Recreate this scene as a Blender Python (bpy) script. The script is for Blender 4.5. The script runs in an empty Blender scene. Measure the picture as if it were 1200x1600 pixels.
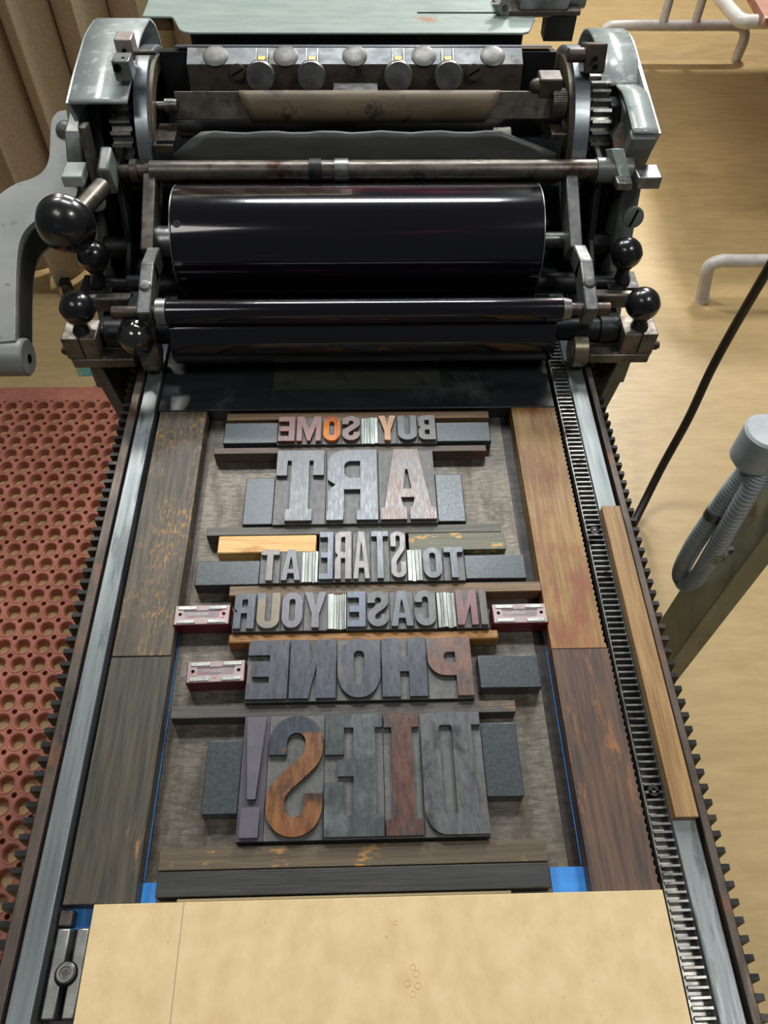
import bpy, bmesh, math, random
from mathutils import Vector, Matrix
random.seed(7)
PI = math.pi
SC = bpy.context.scene
COL = SC.collection
BZ = 0.90                     # bed surface above the floor

# ------------------------------------------------------------------ camera
CAM_H = 0.633                 # camera above the press bed
AY = Vector((-52, 1657, 1200)).normalized()
AX = Vector((1, .014, .024)); AX = (AX - AX.dot(AY) * AY).normalized()
AZ = AY.cross(AX)
if AZ.y < 0: AZ = -AZ
CPOS = Vector((0, 0, BZ + CAM_H))
cam = bpy.data.cameras.new('camera'); co = bpy.data.objects.new('camera', cam); COL.objects.link(co)
cam.sensor_fit = 'VERTICAL'; cam.sensor_height = 36; cam.lens = 27.0
cam.clip_start = .02; cam.clip_end = 60
R = Matrix(((AX.x, AX.y, -AX.z), (AY.x, AY.y, -AY.z), (AZ.x, AZ.y, -AZ.z)))
co.matrix_world = Matrix.Translation(CPOS) @ R.to_4x4()
SC.camera = co

def ray(px, py):
    v = Vector((px - 600, 800 - py, 1200)); return Vector((v.dot(AX), v.dot(AY), v.dot(AZ)))
def P(px, py, z=0):           # point on the plane z above the bed
    r = ray(px, py); p = CPOS + r * ((BZ + z - CPOS.z) / r.z); return p.x, p.y
def Q(px, py, y):             # point on the plane y
    r = ray(px, py); p = CPOS + r * (y / r.y); return Vector((p.x, y, p.z - BZ))

# ------------------------------------------------------------------ light
W = bpy.data.worlds.new('world'); SC.world = W; W.use_nodes = True
W.node_tree.nodes['Background'].inputs[0].default_value = (.80, .86, .95, 1)
W.node_tree.nodes['Background'].inputs[1].default_value = .085
def area(name, loc, to, size, sy, power, col=(1, .97, .92)):
    l = bpy.data.lights.new(name, 'AREA'); l.shape = 'RECTANGLE'; l.size = size; l.size_y = sy
    l.energy = power; l.color = col
    o = bpy.data.objects.new(name, l); COL.objects.link(o); o.location = loc
    o.rotation_euler = (Vector(to) - Vector(loc)).to_track_quat('-Z', 'Y').to_euler()
    return o
area('ceiling_lamp_or_fill', (-1.25, 2.9, 3.2), (-.3, .8, .9), .40, .28, 58)
area('ceiling_lamp_or_fill', (1.7, 4.9, 3.3), (.6, 1.2, .5), .40, .30, 120)
area('ceiling_lamp_or_fill', (1.40, 3.35, 3.3), (.3, .9, 1.0), .60, .45, 42)
area('ceiling_lamp_or_fill', (.05, 2.0, 3.1), (0, .5, .9), 1.0, .25, 36, (.93, .97, 1))
area('ceiling_lamp_or_fill', (1.05, -.05, 3.0), (.2, .5, .9), .5, .35, 13)
area('ceiling_lamp_or_fill', (-.9, -.3, 3.0), (-.2, .4, .9), .8, .5, 7)  # added fill that brightens the board, not a lamp of the room
SC.view_settings.view_transform = 'Standard'; SC.view_settings.look = 'None'
SC.view_settings.gamma = 1; SC.view_settings.use_curve_mapping = False
SC.view_settings.exposure = 0.2

# ------------------------------------------------------------------ materials
def lin(h):
    if not isinstance(h, str): return (*h, 1) if len(h) == 3 else h
    c = [int(h[i:i+2], 16) / 255 for i in (0, 2, 4)]
    return (*[x / 12.92 if x <= .04045 else ((x + .055) / 1.055) ** 2.4 for x in c], 1)
CACHE = {}
def mat(name, c1, c2=None, c3=None, scale=(30, 30, 30), thr=(.35, .65), pthr=(.58, .64), pscale=(25, 25, 25),
        rough=(.4, .6), metal=0., bump=.05, bscale=None, coat=0., spec=.5, rnd=True, cl=None):
    """c1/c2 mixed by stretched noise, c3 in patches with hard-ish borders"""
    if name in CACHE: return CACHE[name]
    m = bpy.data.materials.new(name); m.use_nodes = True; nt = m.node_tree; N = nt.nodes; L = nt.links
    b = N['Principled BSDF']; CACHE[name] = m
    c2 = c2 or c1
    tc = N.new('ShaderNodeTexCoord'); oi = N.new('ShaderNodeObjectInfo')
    ad = N.new('ShaderNodeVectorMath'); ad.operation = 'ADD'; L.new(tc.outputs['Object'], ad.inputs[0])
    ml = N.new('ShaderNodeMath'); ml.operation = 'MULTIPLY'; ml.inputs[1].default_value = 7. if rnd else 0.
    L.new(oi.outputs['Random'], ml.inputs[0]); L.new(ml.outputs[0], ad.inputs[1])
    def noise(sc, det=5, ro=.6):
        mp = N.new('ShaderNodeMapping'); mp.inputs['Scale'].default_value = sc
        L.new(ad.outputs[0], mp.inputs[0])
        n = N.new('ShaderNodeTexNoise'); n.inputs['Scale'].default_value = 1; n.inputs['Detail'].default_value = det
        n.inputs['Roughness'].default_value = ro
        L.new(mp.outputs[0], n.inputs['Vector']); return n.outputs[0]
    def ramp(src, a, b_, p, q):
        r = N.new('ShaderNodeValToRGB'); r.color_ramp.elements[0].position = a; r.color_ramp.elements[1].position = b_
        r.color_ramp.elements[0].color = p; r.color_ramp.elements[1].color = q
        L.new(src, r.inputs[0]); return r.outputs[0]
    n1 = noise(scale)
    col = ramp(n1, thr[0], thr[1], lin(c1), lin(c2))
    if c3:
        n2 = noise(pscale, 6, .65)
        f = ramp(n2, pthr[0], pthr[1], (0, 0, 0, 1), (1, 1, 1, 1))
        if cl:
            f2 = ramp(noise(cl[0], 3, .5), cl[1], cl[2], (0, 0, 0, 1), (1, 1, 1, 1)); mm = N.new('ShaderNodeMath'); mm.operation = 'MULTIPLY'
            L.new(f, mm.inputs[0]); L.new(f2, mm.inputs[1]); f = mm.outputs[0]
        mx = N.new('ShaderNodeMix'); mx.data_type = 'RGBA'; L.new(f, mx.inputs[0]); L.new(col, mx.inputs[6])
        mx.inputs[7].default_value = lin(c3); col = mx.outputs[2]
    L.new(col, b.inputs['Base Color'])
    n3 = noise(bscale or tuple(s * 2.3 for s in scale), 4, .6)
    rr = N.new('ShaderNodeMapRange'); rr.inputs[1].default_value = .3; rr.inputs[2].default_value = .7
    rr.inputs[3].default_value = rough[0]; rr.inputs[4].default_value = rough[1]
    L.new(n3, rr.inputs[0]); L.new(rr.outputs[0], b.inputs['Roughness'])
    b.inputs['Metallic'].default_value = metal; b.inputs['Coat Weight'].default_value = coat
    b.inputs['Specular IOR Level'].default_value = spec
    if bump:
        bp = N.new('ShaderNodeBump'); bp.inputs['Strength'].default_value = bump; bp.inputs['Distance'].default_value = .002
        L.new(n3, bp.inputs['Height']); L.new(bp.outputs[0], b.inputs['Normal'])
    return m

BLACK = mat('black_enamel', '101112', '1b1c1e', '303234', scale=(25, 25, 25), rough=(.35, .6), metal=.2, bump=.03, rnd=False)
DARK = mat('dark_iron', '17181a', '26282a', '3c342c', scale=(30, 30, 30), rough=(.35, .6), metal=.5, bump=.06, rnd=False)
INK = mat('glossy_ink_reflections', '08070b', '0d0b12', '3a0f22', pscale=(2.5, 45, 45), pthr=(.56, .66), scale=(3, 60, 60), rough=(.09, .16), bump=.015, bscale=(1.5, 90, 90), coat=.6, rnd=False)  # red-purple streaks are reflections painted into the ink colour
STEEL = mat('worn_steel', '6c6d6c', '8f908d', '4d463e', scale=(40, 40, 40), pthr=(.60, .72), rough=(.28, .45), metal=.85, bump=.04, rnd=False)
RAIL = mat('bright_rail_steel', '646b6d', '7a8081', '545a5a', scale=(120, 6, 60), pscale=(60, 8, 30), rough=(.34, .48), metal=.7, bump=.04, rnd=False)
RUST = mat('brown_rusty_steel', '3d3833', '5a5048', '6a4a38', scale=(60, 14, 60), pthr=(.56, .7), rough=(.35, .6), metal=.6, bump=.12, rnd=False)
ROD = mat('old_rod_steel', '4f4a45', '6c675f', '3f2b22', scale=(22, 60, 60), pthr=(.57, .68), rough=(.3, .5), metal=.8, bump=.08, rnd=False)
LEVER = mat('lever_steel', '56524b', '77736b', '3f352c', scale=(60, 60, 60), pthr=(.54, .66), rough=(.35, .55), metal=.7, bump=.12, rnd=False)
GREEN = mat('grey_green_paint', '8d9694', '9fa8a6', 'b8bebc', scale=(18, 18, 18), pscale=(70, 70, 70), pthr=(.56, .62), rough=(.22, .36), bump=.03, rnd=False)
GREEND = mat('worn_grey_green_paint', '565c58', '6d726e', '43392f', scale=(20, 20, 20), pscale=(35, 35, 35), pthr=(.58, .66), rough=(.3, .45), bump=.05, rnd=False)
BOARDG = mat('pale_green_board_paint', '8a9891', '9aa69f', 'a07a62', scale=(14, 60, 14), pscale=(9, 12, 9), pthr=(.62, .68), rough=(.35, .5), bump=.02, rnd=False)
HAND = mat('grey_cast_paint', '7a7c78', '8b8d89', '5d5d58', scale=(12, 12, 12), pscale=(50, 50, 50), pthr=(.66, .70), rough=(.3, .45), bump=.03, rnd=False)
BAKE = mat('black_bakelite', '121213', '19191a', None, rough=(.22, .30), bump=0, coat=.4)
GRIP = mat('brown_gripper_steel', '3a342e', '544b41', '262320', scale=(30, 30, 50), pthr=(.56, .7), rough=(.38, .55), metal=.4, bump=.05, rnd=False)
GTOP = mat('brushed_gripper_top', '55585a', '6e706e', '47433e', scale=(30, 50, 50), rough=(.35, .5), metal=.5, bump=.03, rnd=False)
PAPER = mat('curled_brown_paper', '5c5140', '766952', '3f382f', scale=(12, 60, 60), rough=(.5, .65), bump=.02, rnd=False)
TYMP = mat('grey_tympan_sheet', '2f3230', '404340', None, scale=(8, 40, 40), rough=(.35, .5), bump=.03, rnd=False)
PLATE = mat('stained_steel_plate', '4c473e', '68635a', '3b3229', scale=(90, 320, 70), pscale=(30, 7, 10), pthr=(.48, .66), rough=(.36, .52), metal=.6, bump=.10, rnd=False)
FURN = mat('black_coated_block', '353b3e', '3c4346', '474e51', scale=(200, 200, 200), pthr=(.50, .75), pscale=(420, 420, 420), rough=(.26, .38), metal=.25, bump=.04)
FLOOR = mat('plywood_floor', 'b29869', 'bea474', 'a88e60', scale=(9, 40, 1), pscale=(4, 9, 1), pthr=(.50, .80), rough=(.35, .5), bump=.05, bscale=(14, 90, 1), rnd=False)
MATM = mat('terracotta_rubber', 'a36350', 'b97763', '88503f', scale=(20, 20, 20), pthr=(.6, .75), rough=(.5, .65), bump=.05, rnd=False)
MDF = mat('tan_fibreboard', 'b8a175', 'c4ae84', '8f774f', scale=(60, 45, 60), pscale=(420, 260, 100), pthr=(.68, .71), rough=(.5, .62), bump=.03, rnd=False)
WHITE = mat('white_tube_enamel', 'b7b4ae', 'c6c4bf', 'a09a90', scale=(20, 20, 20), pthr=(.62, .7), rough=(.25, .4), bump=.02)
CORDM = mat('black_rubber', '161412', '241f1b', None, rough=(.4, .55), bump=.03)
COND = mat('grey_conduit', '98a1a4', 'adb5b8', None, rough=(.3, .45), bump=.02)
POSTM = mat('olive_grey_post_paint', '7c7e64', '8e8e74', '7d5d44', scale=(14, 14, 14), pscale=(20, 20, 9), pthr=(.60, .68), rough=(.35, .5), bump=.05)
CURT = mat('brown_curtain', 'b9a98b', 'c9b99b', None, scale=(120, 120, 120), rough=(.7, .85), bump=.03, rnd=False)
TAPE = mat('blue_painters_tape', '1f6fb8', '2a7fca', None, scale=(60, 60, 60), rough=(.45, .6), bump=.05)
TEAL = mat('teal_floor_paint', '4e7d72', '5f9084', '8d8a66', scale=(9, 9, 9), pthr=(.5, .62), pscale=(14, 14, 14), rough=(.4, .5), bump=.03)
REDP = mat('red_magnet_paint', '4c0a14', '64101c', '2b1012', scale=(40, 40, 40), pthr=(.6, .72), rough=(.3, .45), bump=.04)
REDT = mat('worn_pink_magnet_top', '8c7a78', '9a8b88', '96343e', scale=(60, 60, 60), pscale=(50, 50, 50), pthr=(.58, .62), rough=(.3, .45), metal=.35, bump=.05)
PAD = mat('silver_pad', '9a9d99', 'b8bab5', '737672', scale=(90, 90, 90), pscale=(200, 200, 200), pthr=(.62, .66), rough=(.25, .4), metal=.5, bump=.06)
LEAD = mat('bright_lead', '646863', '898d87', '4b4e4a', scale=(240, 25, 60), pscale=(220, 12, 60), rough=(.38, .55), metal=.7, bump=.10)
LEADD = mat('dull_lead', '6a6f6a', '8a908a', None, scale=(240, 25, 60), rough=(.3, .45), metal=.7, bump=.10)
BRASS = mat('brass_nut', 'b08a3a', 'c79f4a', None, rough=(.3, .4), metal=.8, bump=0)
SLABL = mat('dark_scale_plate', '34372f', '42453d', '26282a', scale=(20, 60, 40), pthr=(.55, .7), rough=(.35, .5), metal=.4, bump=.04, rnd=False)
WHEEL = mat('bronze_roller_rubber', '5f5a4c', '78715c', None, scale=(40, 40, 40), rough=(.28, .4), metal=.5, bump=.03, rnd=False)
TABLEM = mat('reddish_worn_table_top', '8a5a46', '9d6a52', 'b79a86', scale=(9, 40, 9), pscale=(24, 24, 24), pthr=(.58, .66), rough=(.4, .6), bump=.05)
HOLE = mat('black_recess', '050505', None, None, rough=(.7, .8), bump=0, spec=.1)

# a score line belongs to the fibreboard itself
nt = MDF.node_tree; b_ = nt.nodes['Principled BSDF']; src = b_.inputs['Base Color'].links[0].from_socket
tc_ = nt.nodes.new('ShaderNodeTexCoord'); sx = nt.nodes.new('ShaderNodeSeparateXYZ'); nt.links.new(tc_.outputs['Object'], sx.inputs[0])
cm = nt.nodes.new('ShaderNodeMath'); cm.operation = 'COMPARE'; cm.inputs[1].default_value = -.1415; cm.inputs[2].default_value = .0004
nt.links.new(sx.outputs[0], cm.inputs[0])
mx_ = nt.nodes.new('ShaderNodeMix'); mx_.data_type = 'RGBA'; nt.links.new(cm.outputs[0], mx_.inputs[0]); nt.links.new(src, mx_.inputs[6])
mx_.inputs[7].default_value = lin('8f8468'); nt.links.new(mx_.outputs[2], b_.inputs['Base Color'])

# ------------------------------------------------------------------ mesh helpers
def new(): return bmesh.new()
def box(bm, x0, x1, y0, y1, z0, z1, M=None):
    r = bmesh.ops.create_cube(bm, size=1)
    bmesh.ops.scale(bm, vec=(abs(x1 - x0), abs(y1 - y0), abs(z1 - z0)), verts=r['verts'])
    bmesh.ops.translate(bm, vec=((x0 + x1) / 2, (y0 + y1) / 2, (z0 + z1) / 2), verts=r['verts'])
    if M is not None: bmesh.ops.transform(bm, matrix=M, verts=r['verts'])
    return bm
def lathe(bm, p0, d, prof, n=32, ang=2 * PI, start=0.):
    """prof: list of (t along d, radius)"""
    d = Vector(d).normalized(); p0 = Vector(p0)
    u = d.orthogonal().normalized()
    if abs(d.x) > .99: u = Vector((0, 1, 0))
    v = d.cross(u)
    rows = []
    full = abs(ang - 2 * PI) < 1e-6
    k = n if full else n + 1
    for t, r in prof:
        if r < 1e-6: rows.append([bm.verts.new(p0 + d * t)])
        else: rows.append([bm.verts.new(p0 + d * t + (u * math.cos(start + ang * i / n) + v * math.sin(start + ang * i / n)) * r) for i in range(k)])
    for a, b in zip(rows, rows[1:]):
        for i in range(n if full else n):
            j = (i + 1) % k
            if not full and i + 1 >= k: continue
            if len(a) == 1 and len(b) == 1: continue
            if len(a) == 1: bm.faces.new((a[0], b[j], b[i]))
            elif len(b) == 1: bm.faces.new((a[i], a[j], b[0]))
            else: bm.faces.new((a[i], a[j], b[j], b[i]))
    return bm
def cyl(bm, p0, p1, r, n=24, r2=None, ch=0.):
    p0 = Vector(p0); p1 = Vector(p1); d = p1 - p0; L = d.length; r2 = r if r2 is None else r2
    if ch: return lathe(bm, p0, d, [(0, 0), (0, r - ch), (ch, r), (L - ch, r2), (L, r2 - ch), (L, 0)], n)
    return lathe(bm, p0, d, [(0, 0), (0, r), (L, r2), (L, 0)], n)
def ball(bm, c, r, d=(0, 0, 1), n=28, lo=0.):
    prof = [(-r * math.cos(PI * i / 14), r * math.sin(PI * i / 14)) for i in range(15)]
    prof[0] = (-r, 0); prof[-1] = (r, 0)
    return lathe(bm, c, d, prof, n)
def tube(bm, pts, r, n=12, rs=None):
    pts = [Vector(p) for p in pts]; rows = []; u = None
    for i, p in enumerate(pts):
        d = (pts[min(i + 1, len(pts) - 1)] - pts[max(i - 1, 0)]).normalized()
        if u is None: u = d.orthogonal().normalized()
        u = (u - d * u.dot(d)).normalized(); v = d.cross(u); rr = rs[i] if rs else r
        rows.append([bm.verts.new(p + (u * math.cos(2 * PI * k / n) + v * math.sin(2 * PI * k / n)) * rr) for k in range(n)])
    for a, b in zip(rows, rows[1:]):
        for k in range(n): bm.faces.new((a[k], a[(k + 1) % n], b[(k + 1) % n], b[k]))
    bm.faces.new(rows[0][::-1]); bm.faces.new(rows[-1])
    return bm
def spline(pts, k=8):
    pts = [Vector(p) for p in pts]; P_ = [2 * pts[0] - pts[1]] + pts + [2 * pts[-1] - pts[-2]]; out = []
    for i in range(1, len(P_) - 2):
        a, b, c, d = P_[i - 1:i + 3]
        for s in range(k):
            t = s / k
            out.append(.5 * ((2 * b) + (-a + c) * t + (2 * a - 5 * b + 4 * c - d) * t * t + (-a + 3 * b - 3 * c + d) * t ** 3))
    out.append(pts[-1]); return out
def prismx(bm, yz, x0, x1):
    """polygon in the y-z plane extruded along x"""
    a = [bm.verts.new((x0, y, z)) for y, z in yz]; b = [bm.verts.new((x1, y, z)) for y, z in yz]
    bm.faces.new(a[::-1]); bm.faces.new(b)
    for i in range(len(a)):
        j = (i + 1) % len(a); bm.faces.new((a[i], a[j], b[j], b[i]))
    return bm
def prismz(bm, xy, z0, z1):
    a = [bm.verts.new((x, y, z0)) for x, y in xy]; b = [bm.verts.new((x, y, z1)) for x, y in xy]
    bm.faces.new(a[::-1]); bm.faces.new(b)
    for i in range(len(a)):
        j = (i + 1) % len(a); bm.faces.new((a[i], a[j], b[j], b[i]))
    return bm

def link(name, me, m, parent=None, loc=None):
    o = bpy.data.objects.new(name, me)
    me.materials.clear(); me.materials.append(m)
    COL.objects.link(o)
    if loc is not None: o.location = loc
    if parent: o.parent = parent
    return o
def obj(name, bm, m, parent=None, loc=None, bevel=0., smooth=35, seg=2, lift=True):
    """link a bmesh as one object; coordinates are metres above the bed unless loc is given"""
    bmesh.ops.recalc_face_normals(bm, faces=bm.faces)
    me = bpy.data.meshes.new(name); bm.to_mesh(me); bm.free()
    if smooth:
        me.shade_smooth(); me.set_sharp_from_angle(angle=math.radians(smooth))
    o = link(name, me, m, parent, loc)
    if bevel:
        b = o.modifiers.new('bevel', 'BEVEL'); b.width = bevel; b.segments = seg; b.limit_method = 'ANGLE'; b.angle_limit = math.radians(40)
        b.harden_normals = False
    return o
def tag(o, label=None, cat=None, group=None, kind=None):
    if label: o['label'] = label
    if cat: o['category'] = cat
    if group: o['group'] = group
    if kind: o['kind'] = kind
    return o
def empty(name, loc, label, cat, group=None):
    o = bpy.data.objects.new(name, None); COL.objects.link(o); o.location = loc; o.empty_display_size = .05
    return tag(o, label, cat, group)
def copy_tree(o, parent=None):
    c = o.copy(); COL.objects.link(c); c.parent = parent
    for ch in list(o.children): copy_tree(ch, c)
    return c

# ------------------------------------------------------------------ the setting
bm = new(); box(bm, -4.2, 4.2, -1.5, 7, -.05, 0)
tag(obj('floor', bm, FLOOR, smooth=0), kind='structure')
# joints between the sheets of the floor: thin dark gaps
bm = new(); box(bm, -4.2, 4.2, 7, 7.1, 0, 4)
WALLM = mat('warehouse_wall', '6f6a60', '7b766b', None, scale=(3, 3, 3), rough=(.7, .8), bump=.02, rnd=False)
tag(obj('wall_back', bm, WALLM, smooth=0), kind='structure')

def curtain():
    path = spline([(-2.3, 3.9, 0), (-1.65, 3.15, 0), (-1.27, 2.52, 0), (-1.05, 2.08, 0), (-.80, 2.02, 0), (-.4, 2.10, 0), (-.02, 2.22, 0)], 40)
    bm = new(); rows = []
    s = 0; prev = path[0]
    zs = [.018, .05, .3, .7, 1.2, 1.7, 2.3]
    for p in path:
        s += (p - prev).length; prev = p
    tot = s; s = 0; prev = path[0]; cols = []
    for i, p in enumerate(path):
        s += (p - prev).length; prev = p
        d = (path[min(i + 1, len(path) - 1)] - path[max(i - 1, 0)]).normalized(); nrm = Vector((d.y, -d.x, 0))
        col = []
        for z in zs:
            ph = s * 2 * PI / .145 + .9 * math.sin(s * 5.1) + .15 * z
            off = .066 * math.sin(ph) + .008 * math.sin(2 * ph + 1 + z * .6)
            lat = .012 * math.sin(2 * ph)
            zz = z
            q = p + nrm * off + d * lat
            col.append(bm.verts.new((q.x, q.y, zz)))
        cols.append(col)
    for a, b in zip(cols, cols[1:]):
        for k in range(len(zs) - 1): bm.faces.new((a[k], b[k], b[k + 1], a[k + 1]))
    o = obj('curtain', bm, CURT, smooth=80)
    sm = o.modifiers.new('s', 'SUBSURF'); sm.levels = 1; sm.render_levels = 1
    so = o.modifiers.new('t', 'SOLIDIFY'); so.thickness = .003
    return tag(o, 'long brown pleated curtain hanging to the floor behind the press', 'curtain')
curtain()

# ------------------------------------------------------------------ rubber mat
def rubber_mat():
    pitch = .0417; x0, y0 = -.9091 - 6 * pitch, 1.462 - 33 * pitch; nx, ny = 17, 34; T = .0195
    root = empty('rubber_mat', (-.75, .8, 0), 'terracotta rubber floor mat with round drain holes beside the press', 'floor mat')
    bm = new(); n = 32; R0 = .0158; rs = .0058
    h = pitch / 2
    def outer(th):
        c, s = math.cos(th), math.sin(th); m_ = h / max(abs(c), abs(s)); x, y = c * m_, s * m_
        cx, cy = math.copysign(h, c), math.copysign(h, s)
        if math.hypot(x - cx, y - cy) < rs:      # pull on to the corner hole
            b = c * cx + s * cy; disc = b * b - (2 * h * h - rs * rs)
            if disc > 0: m_ = b - math.sqrt(disc); x, y = c * m_, s * m_
        return x, y
    angs = sorted(set([2 * PI * i / n for i in range(n)] + [math.atan2(sy * (h - (rs if k else 0)), sx * (h - (0 if k else rs))) % (2 * PI) for sx in (1, -1) for sy in (1, -1) for k in (0, 1)]))
    n = len(angs)
    rings = [('o', -.018), ('o', 0), (.0196, 0), (.0190, .0012), (.0176, .0012), (.0170, 0), (R0, -.0005), (R0 * .90, -.006), (R0 * .84, -.0185)]
    for i in range(nx):
        for j in range(ny):
            cx, cy = x0 + i * pitch - j * -0.0001, y0 + j * pitch
            prev = None
            for r, dz in rings:
                row = []
                for th in angs:
                    if r == 'o': x, y = outer(th)
                    else:
                        x, y = r * math.cos(th), r * math.sin(th)
                        ox, oy = outer(th); lim = math.hypot(ox, oy)
                        if r > lim - .0004: x, y = math.cos(th) * (lim - .0004), math.sin(th) * (lim - .0004)
                    row.append(bm.verts.new((cx + x, cy + y, T + dz)))
                if prev:
                    for k in range(n):
                        q = (k + 1) % n; bm.faces.new((prev[k], prev[q], row[q], row[k]))
                prev = row
    me = bpy.data.meshes.new('hole_field'); bm.to_mesh(me); bm.free(); me.shade_smooth(); me.set_sharp_from_angle(angle=math.radians(38))
    o = link('hole_field', me, MATM, root, (.75, -.8, 0))
    bm = new(); X0, X1 = x0 - h, x0 + (nx - .5) * pitch; Y0, Y1 = y0 - h, y0 + (ny - .5) * pitch
    e = .052
    for q in ((X0 - e, X1 + e, Y1, Y1 + e), (X0 - e, X1 + e, Y0 - e, Y0), (X0 - e, X0, Y0, Y1), (X1, X1 + e, Y0, Y1)):
        a = box(bm, *q, 0, T)
    obj('border', bm, MATM, root, (.75, -.8, 0), bevel=.002)
rubber_mat()

# teal paint marks on the floor by the press base
bm = new()
for pts in ([(120, 545), (128, 612), (172, 610), (166, 545)], [(148, 607), (172, 584), (188, 600), (180, 616), (143, 616)]):
    pass
a = [P(x, y, -.8995) for x, y in [(124, 548), (119, 580), (124, 588), (178, 586), (172, 545)]]
prismz(bm, [(p[0], p[1]) for p in a], .0002, .0012)
tag(obj('paint_mark', bm, TEAL, smooth=0), 'larger teal paint patch on the plywood floor by the left press leg', 'paint mark')
bm = new(); a = [P(x, y, -.8995) for x, y in [(140, 611), (154, 596), (170, 590), (190, 603), (186, 612)]]
prismz(bm, [(p[0], p[1]) for p in a], .0002, .0012)
tag(obj('paint_mark', bm, TEAL, smooth=0), 'smaller teal paint patch at the back edge of the rubber mat', 'paint mark')

# ------------------------------------------------------------------ the press
press = empty('proof_press', (0, 0, 0), 'grey-green cast iron letterpress proof press with inked black rollers', 'printing press')
def part(name, bm, m, parent=press, **k):
    o = obj(name, bm, m, None, **k)
    for v in o.data.vertices: v.co.z += BZ
    o.parent = parent
    return o

# bed and base
bm = new(); box(bm, -.2265, .2148, -.45, 1.45, -.035, 0)
part('bed', bm, mat('dark_bed_iron', '221f1c', '302b26', '171717', scale=(30, 60, 30), rough=(.3, .5), metal=.5, bump=.05, rnd=False), bevel=.0005)
bm = new(); box(bm, -.255, .26, -.45, 1.45, -.085, -.035)
part('bed_frame', bm, GREEND, bevel=.003)
bm = new(); box(bm, -.20, .20, -.35, 1.35, -.84, -.085)
part('base_cabinet', bm, GREEND, bevel=.006)
for s in (-1, 1):
    for yy in (-.3, 1.25):
        bm = new(); box(bm, s * .15 - .05, s * .15 + .05, yy - .05, yy + .1, -.90, -.84); part('foot', bm, DARK, bevel=.004)
RY0, RY1 = -.45, 1.42
bm = new(); prismz(bm, [(-.2440, RY0), (-.2267, RY0), (-.2267, RY1), (-.2440, RY1)], -.035, .020); part('bed_rail', bm, RAIL, bevel=.0012)
bm = new(); prismz(bm, [(.2313, RY0), (.2502, RY0), (.2502, RY1), (.2313, RY1)], -.035, .020); part('bed_rail', bm, RAIL, bevel=.0012)
bm = new(); box(bm, -.2556, -.2462, RY0, RY1, -.035, .0205); part('edge_bar', bm, RUST, bevel=.001)
bm = new(); box(bm, .2535, .2605, RY0, RY1, -.035, .0205); part('edge_bar', bm, RUST, bevel=.001)
def rack(x0, x1, y0, y1, pitch, z0, z1, wt, wb, ph=0.):
    bm = new(); y = y0 + ph
    while y < y1:
        prismx(bm, [(y - wb / 2, z0), (y + wb / 2, z0), (y + wt / 2, z1), (y - wt / 2, z1)], x0, x1); y += pitch
    return bm
bm = rack(-.2724, -.2554, -.30, 1.3, .0121, -.016, .0, .0042, .0068, .0049); box(bm, -.262, -.2554, -.30, 1.3, -.03, -.012); part('outer_rack', bm, DARK)
bm = rack(.2603, .2752, -.30, 1.3, .0121, -.016, .0, .0042, .0068, .0070); box(bm, .2603, .266, -.30, 1.3, -.03, -.012); part('outer_rack', bm, DARK)
bm = rack(.2162, .2306, -.2, 1.3, .00595, .0085, .0185, .0016, .0040, .0013); box(bm, .2150, .2312, -.2, 1.3, -.01, .0088); box(bm, .2150, .2162, -.2, 1.3, .0, .0165); box(bm, .2306, .2312, -.2, 1.3, .0, .0165)
inner = part('inner_rack', bm, mat('rack_steel', '6a6a67', '8b8b86', '3f3b36', scale=(60, 60, 60), rough=(.25, .4), metal=.8, bump=.03, rnd=False))
for px, py in ((925, 829), (1022, 1235)):
    x, y = P(px, py, .018); bm = new(); lathe(bm, (.2232, y, .010), (0, 0, 1), [(0, 0), (0, .0050), (.006, .0050), (.0085, .0044), (.0085, .0018), (.0065, .0015), (.0065, 0)], 20); part('socket_screw', bm, BLACK, parent=inner)

# head block with the scale plate
bm = new(); box(bm, -.2250, .2108, .5868, .755, 0.0, .0165)
hb = part('head_block', bm, mat('inked_head_block', '202224', '2e3033', '4a4c4d', scale=(12, 40, 30), pscale=(14, 10, 10), pthr=(.54, .70), rough=(.25, .45), metal=.3, bump=.05, rnd=False), bevel=.0008)
sx0, sy1 = P(430, 564, .0165); sx1, sy0 = P(689, 606, .0165)
bm = new(); box(bm, sx0, sx1, sy0, sy1, .0163, .0172); part('scale_plate', bm, SLABL, parent=hb, bevel=.0002)
def textmesh(s, size, ext=.0002):
    cu = bpy.data.curves.new('t', 'FONT'); cu.body = s; cu.size = size; cu.extrude = ext; cu.align_x = 'CENTER'; cu.align_y = 'CENTER'
    cu.resolution_u = 2
    o = bpy.data.objects.new('t', cu); COL.objects.link(o)
    me = bpy.data.meshes.new_from_object(o, depsgraph=bpy.context.evaluated_depsgraph_get()); bpy.data.objects.remove(o)
    return me
me = textmesh('Center', .0085, .00012)
for v in me.vertices: v.co = Vector((-v.co.x + P(588, 597, .0172)[0], -v.co.y + P(588, 597, .0172)[1], v.co.z + .0173 + BZ))
link('engraved_text', me, mat('faint_engraving', '232520', None, rough=(.6, .7), bump=0), hb)

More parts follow.
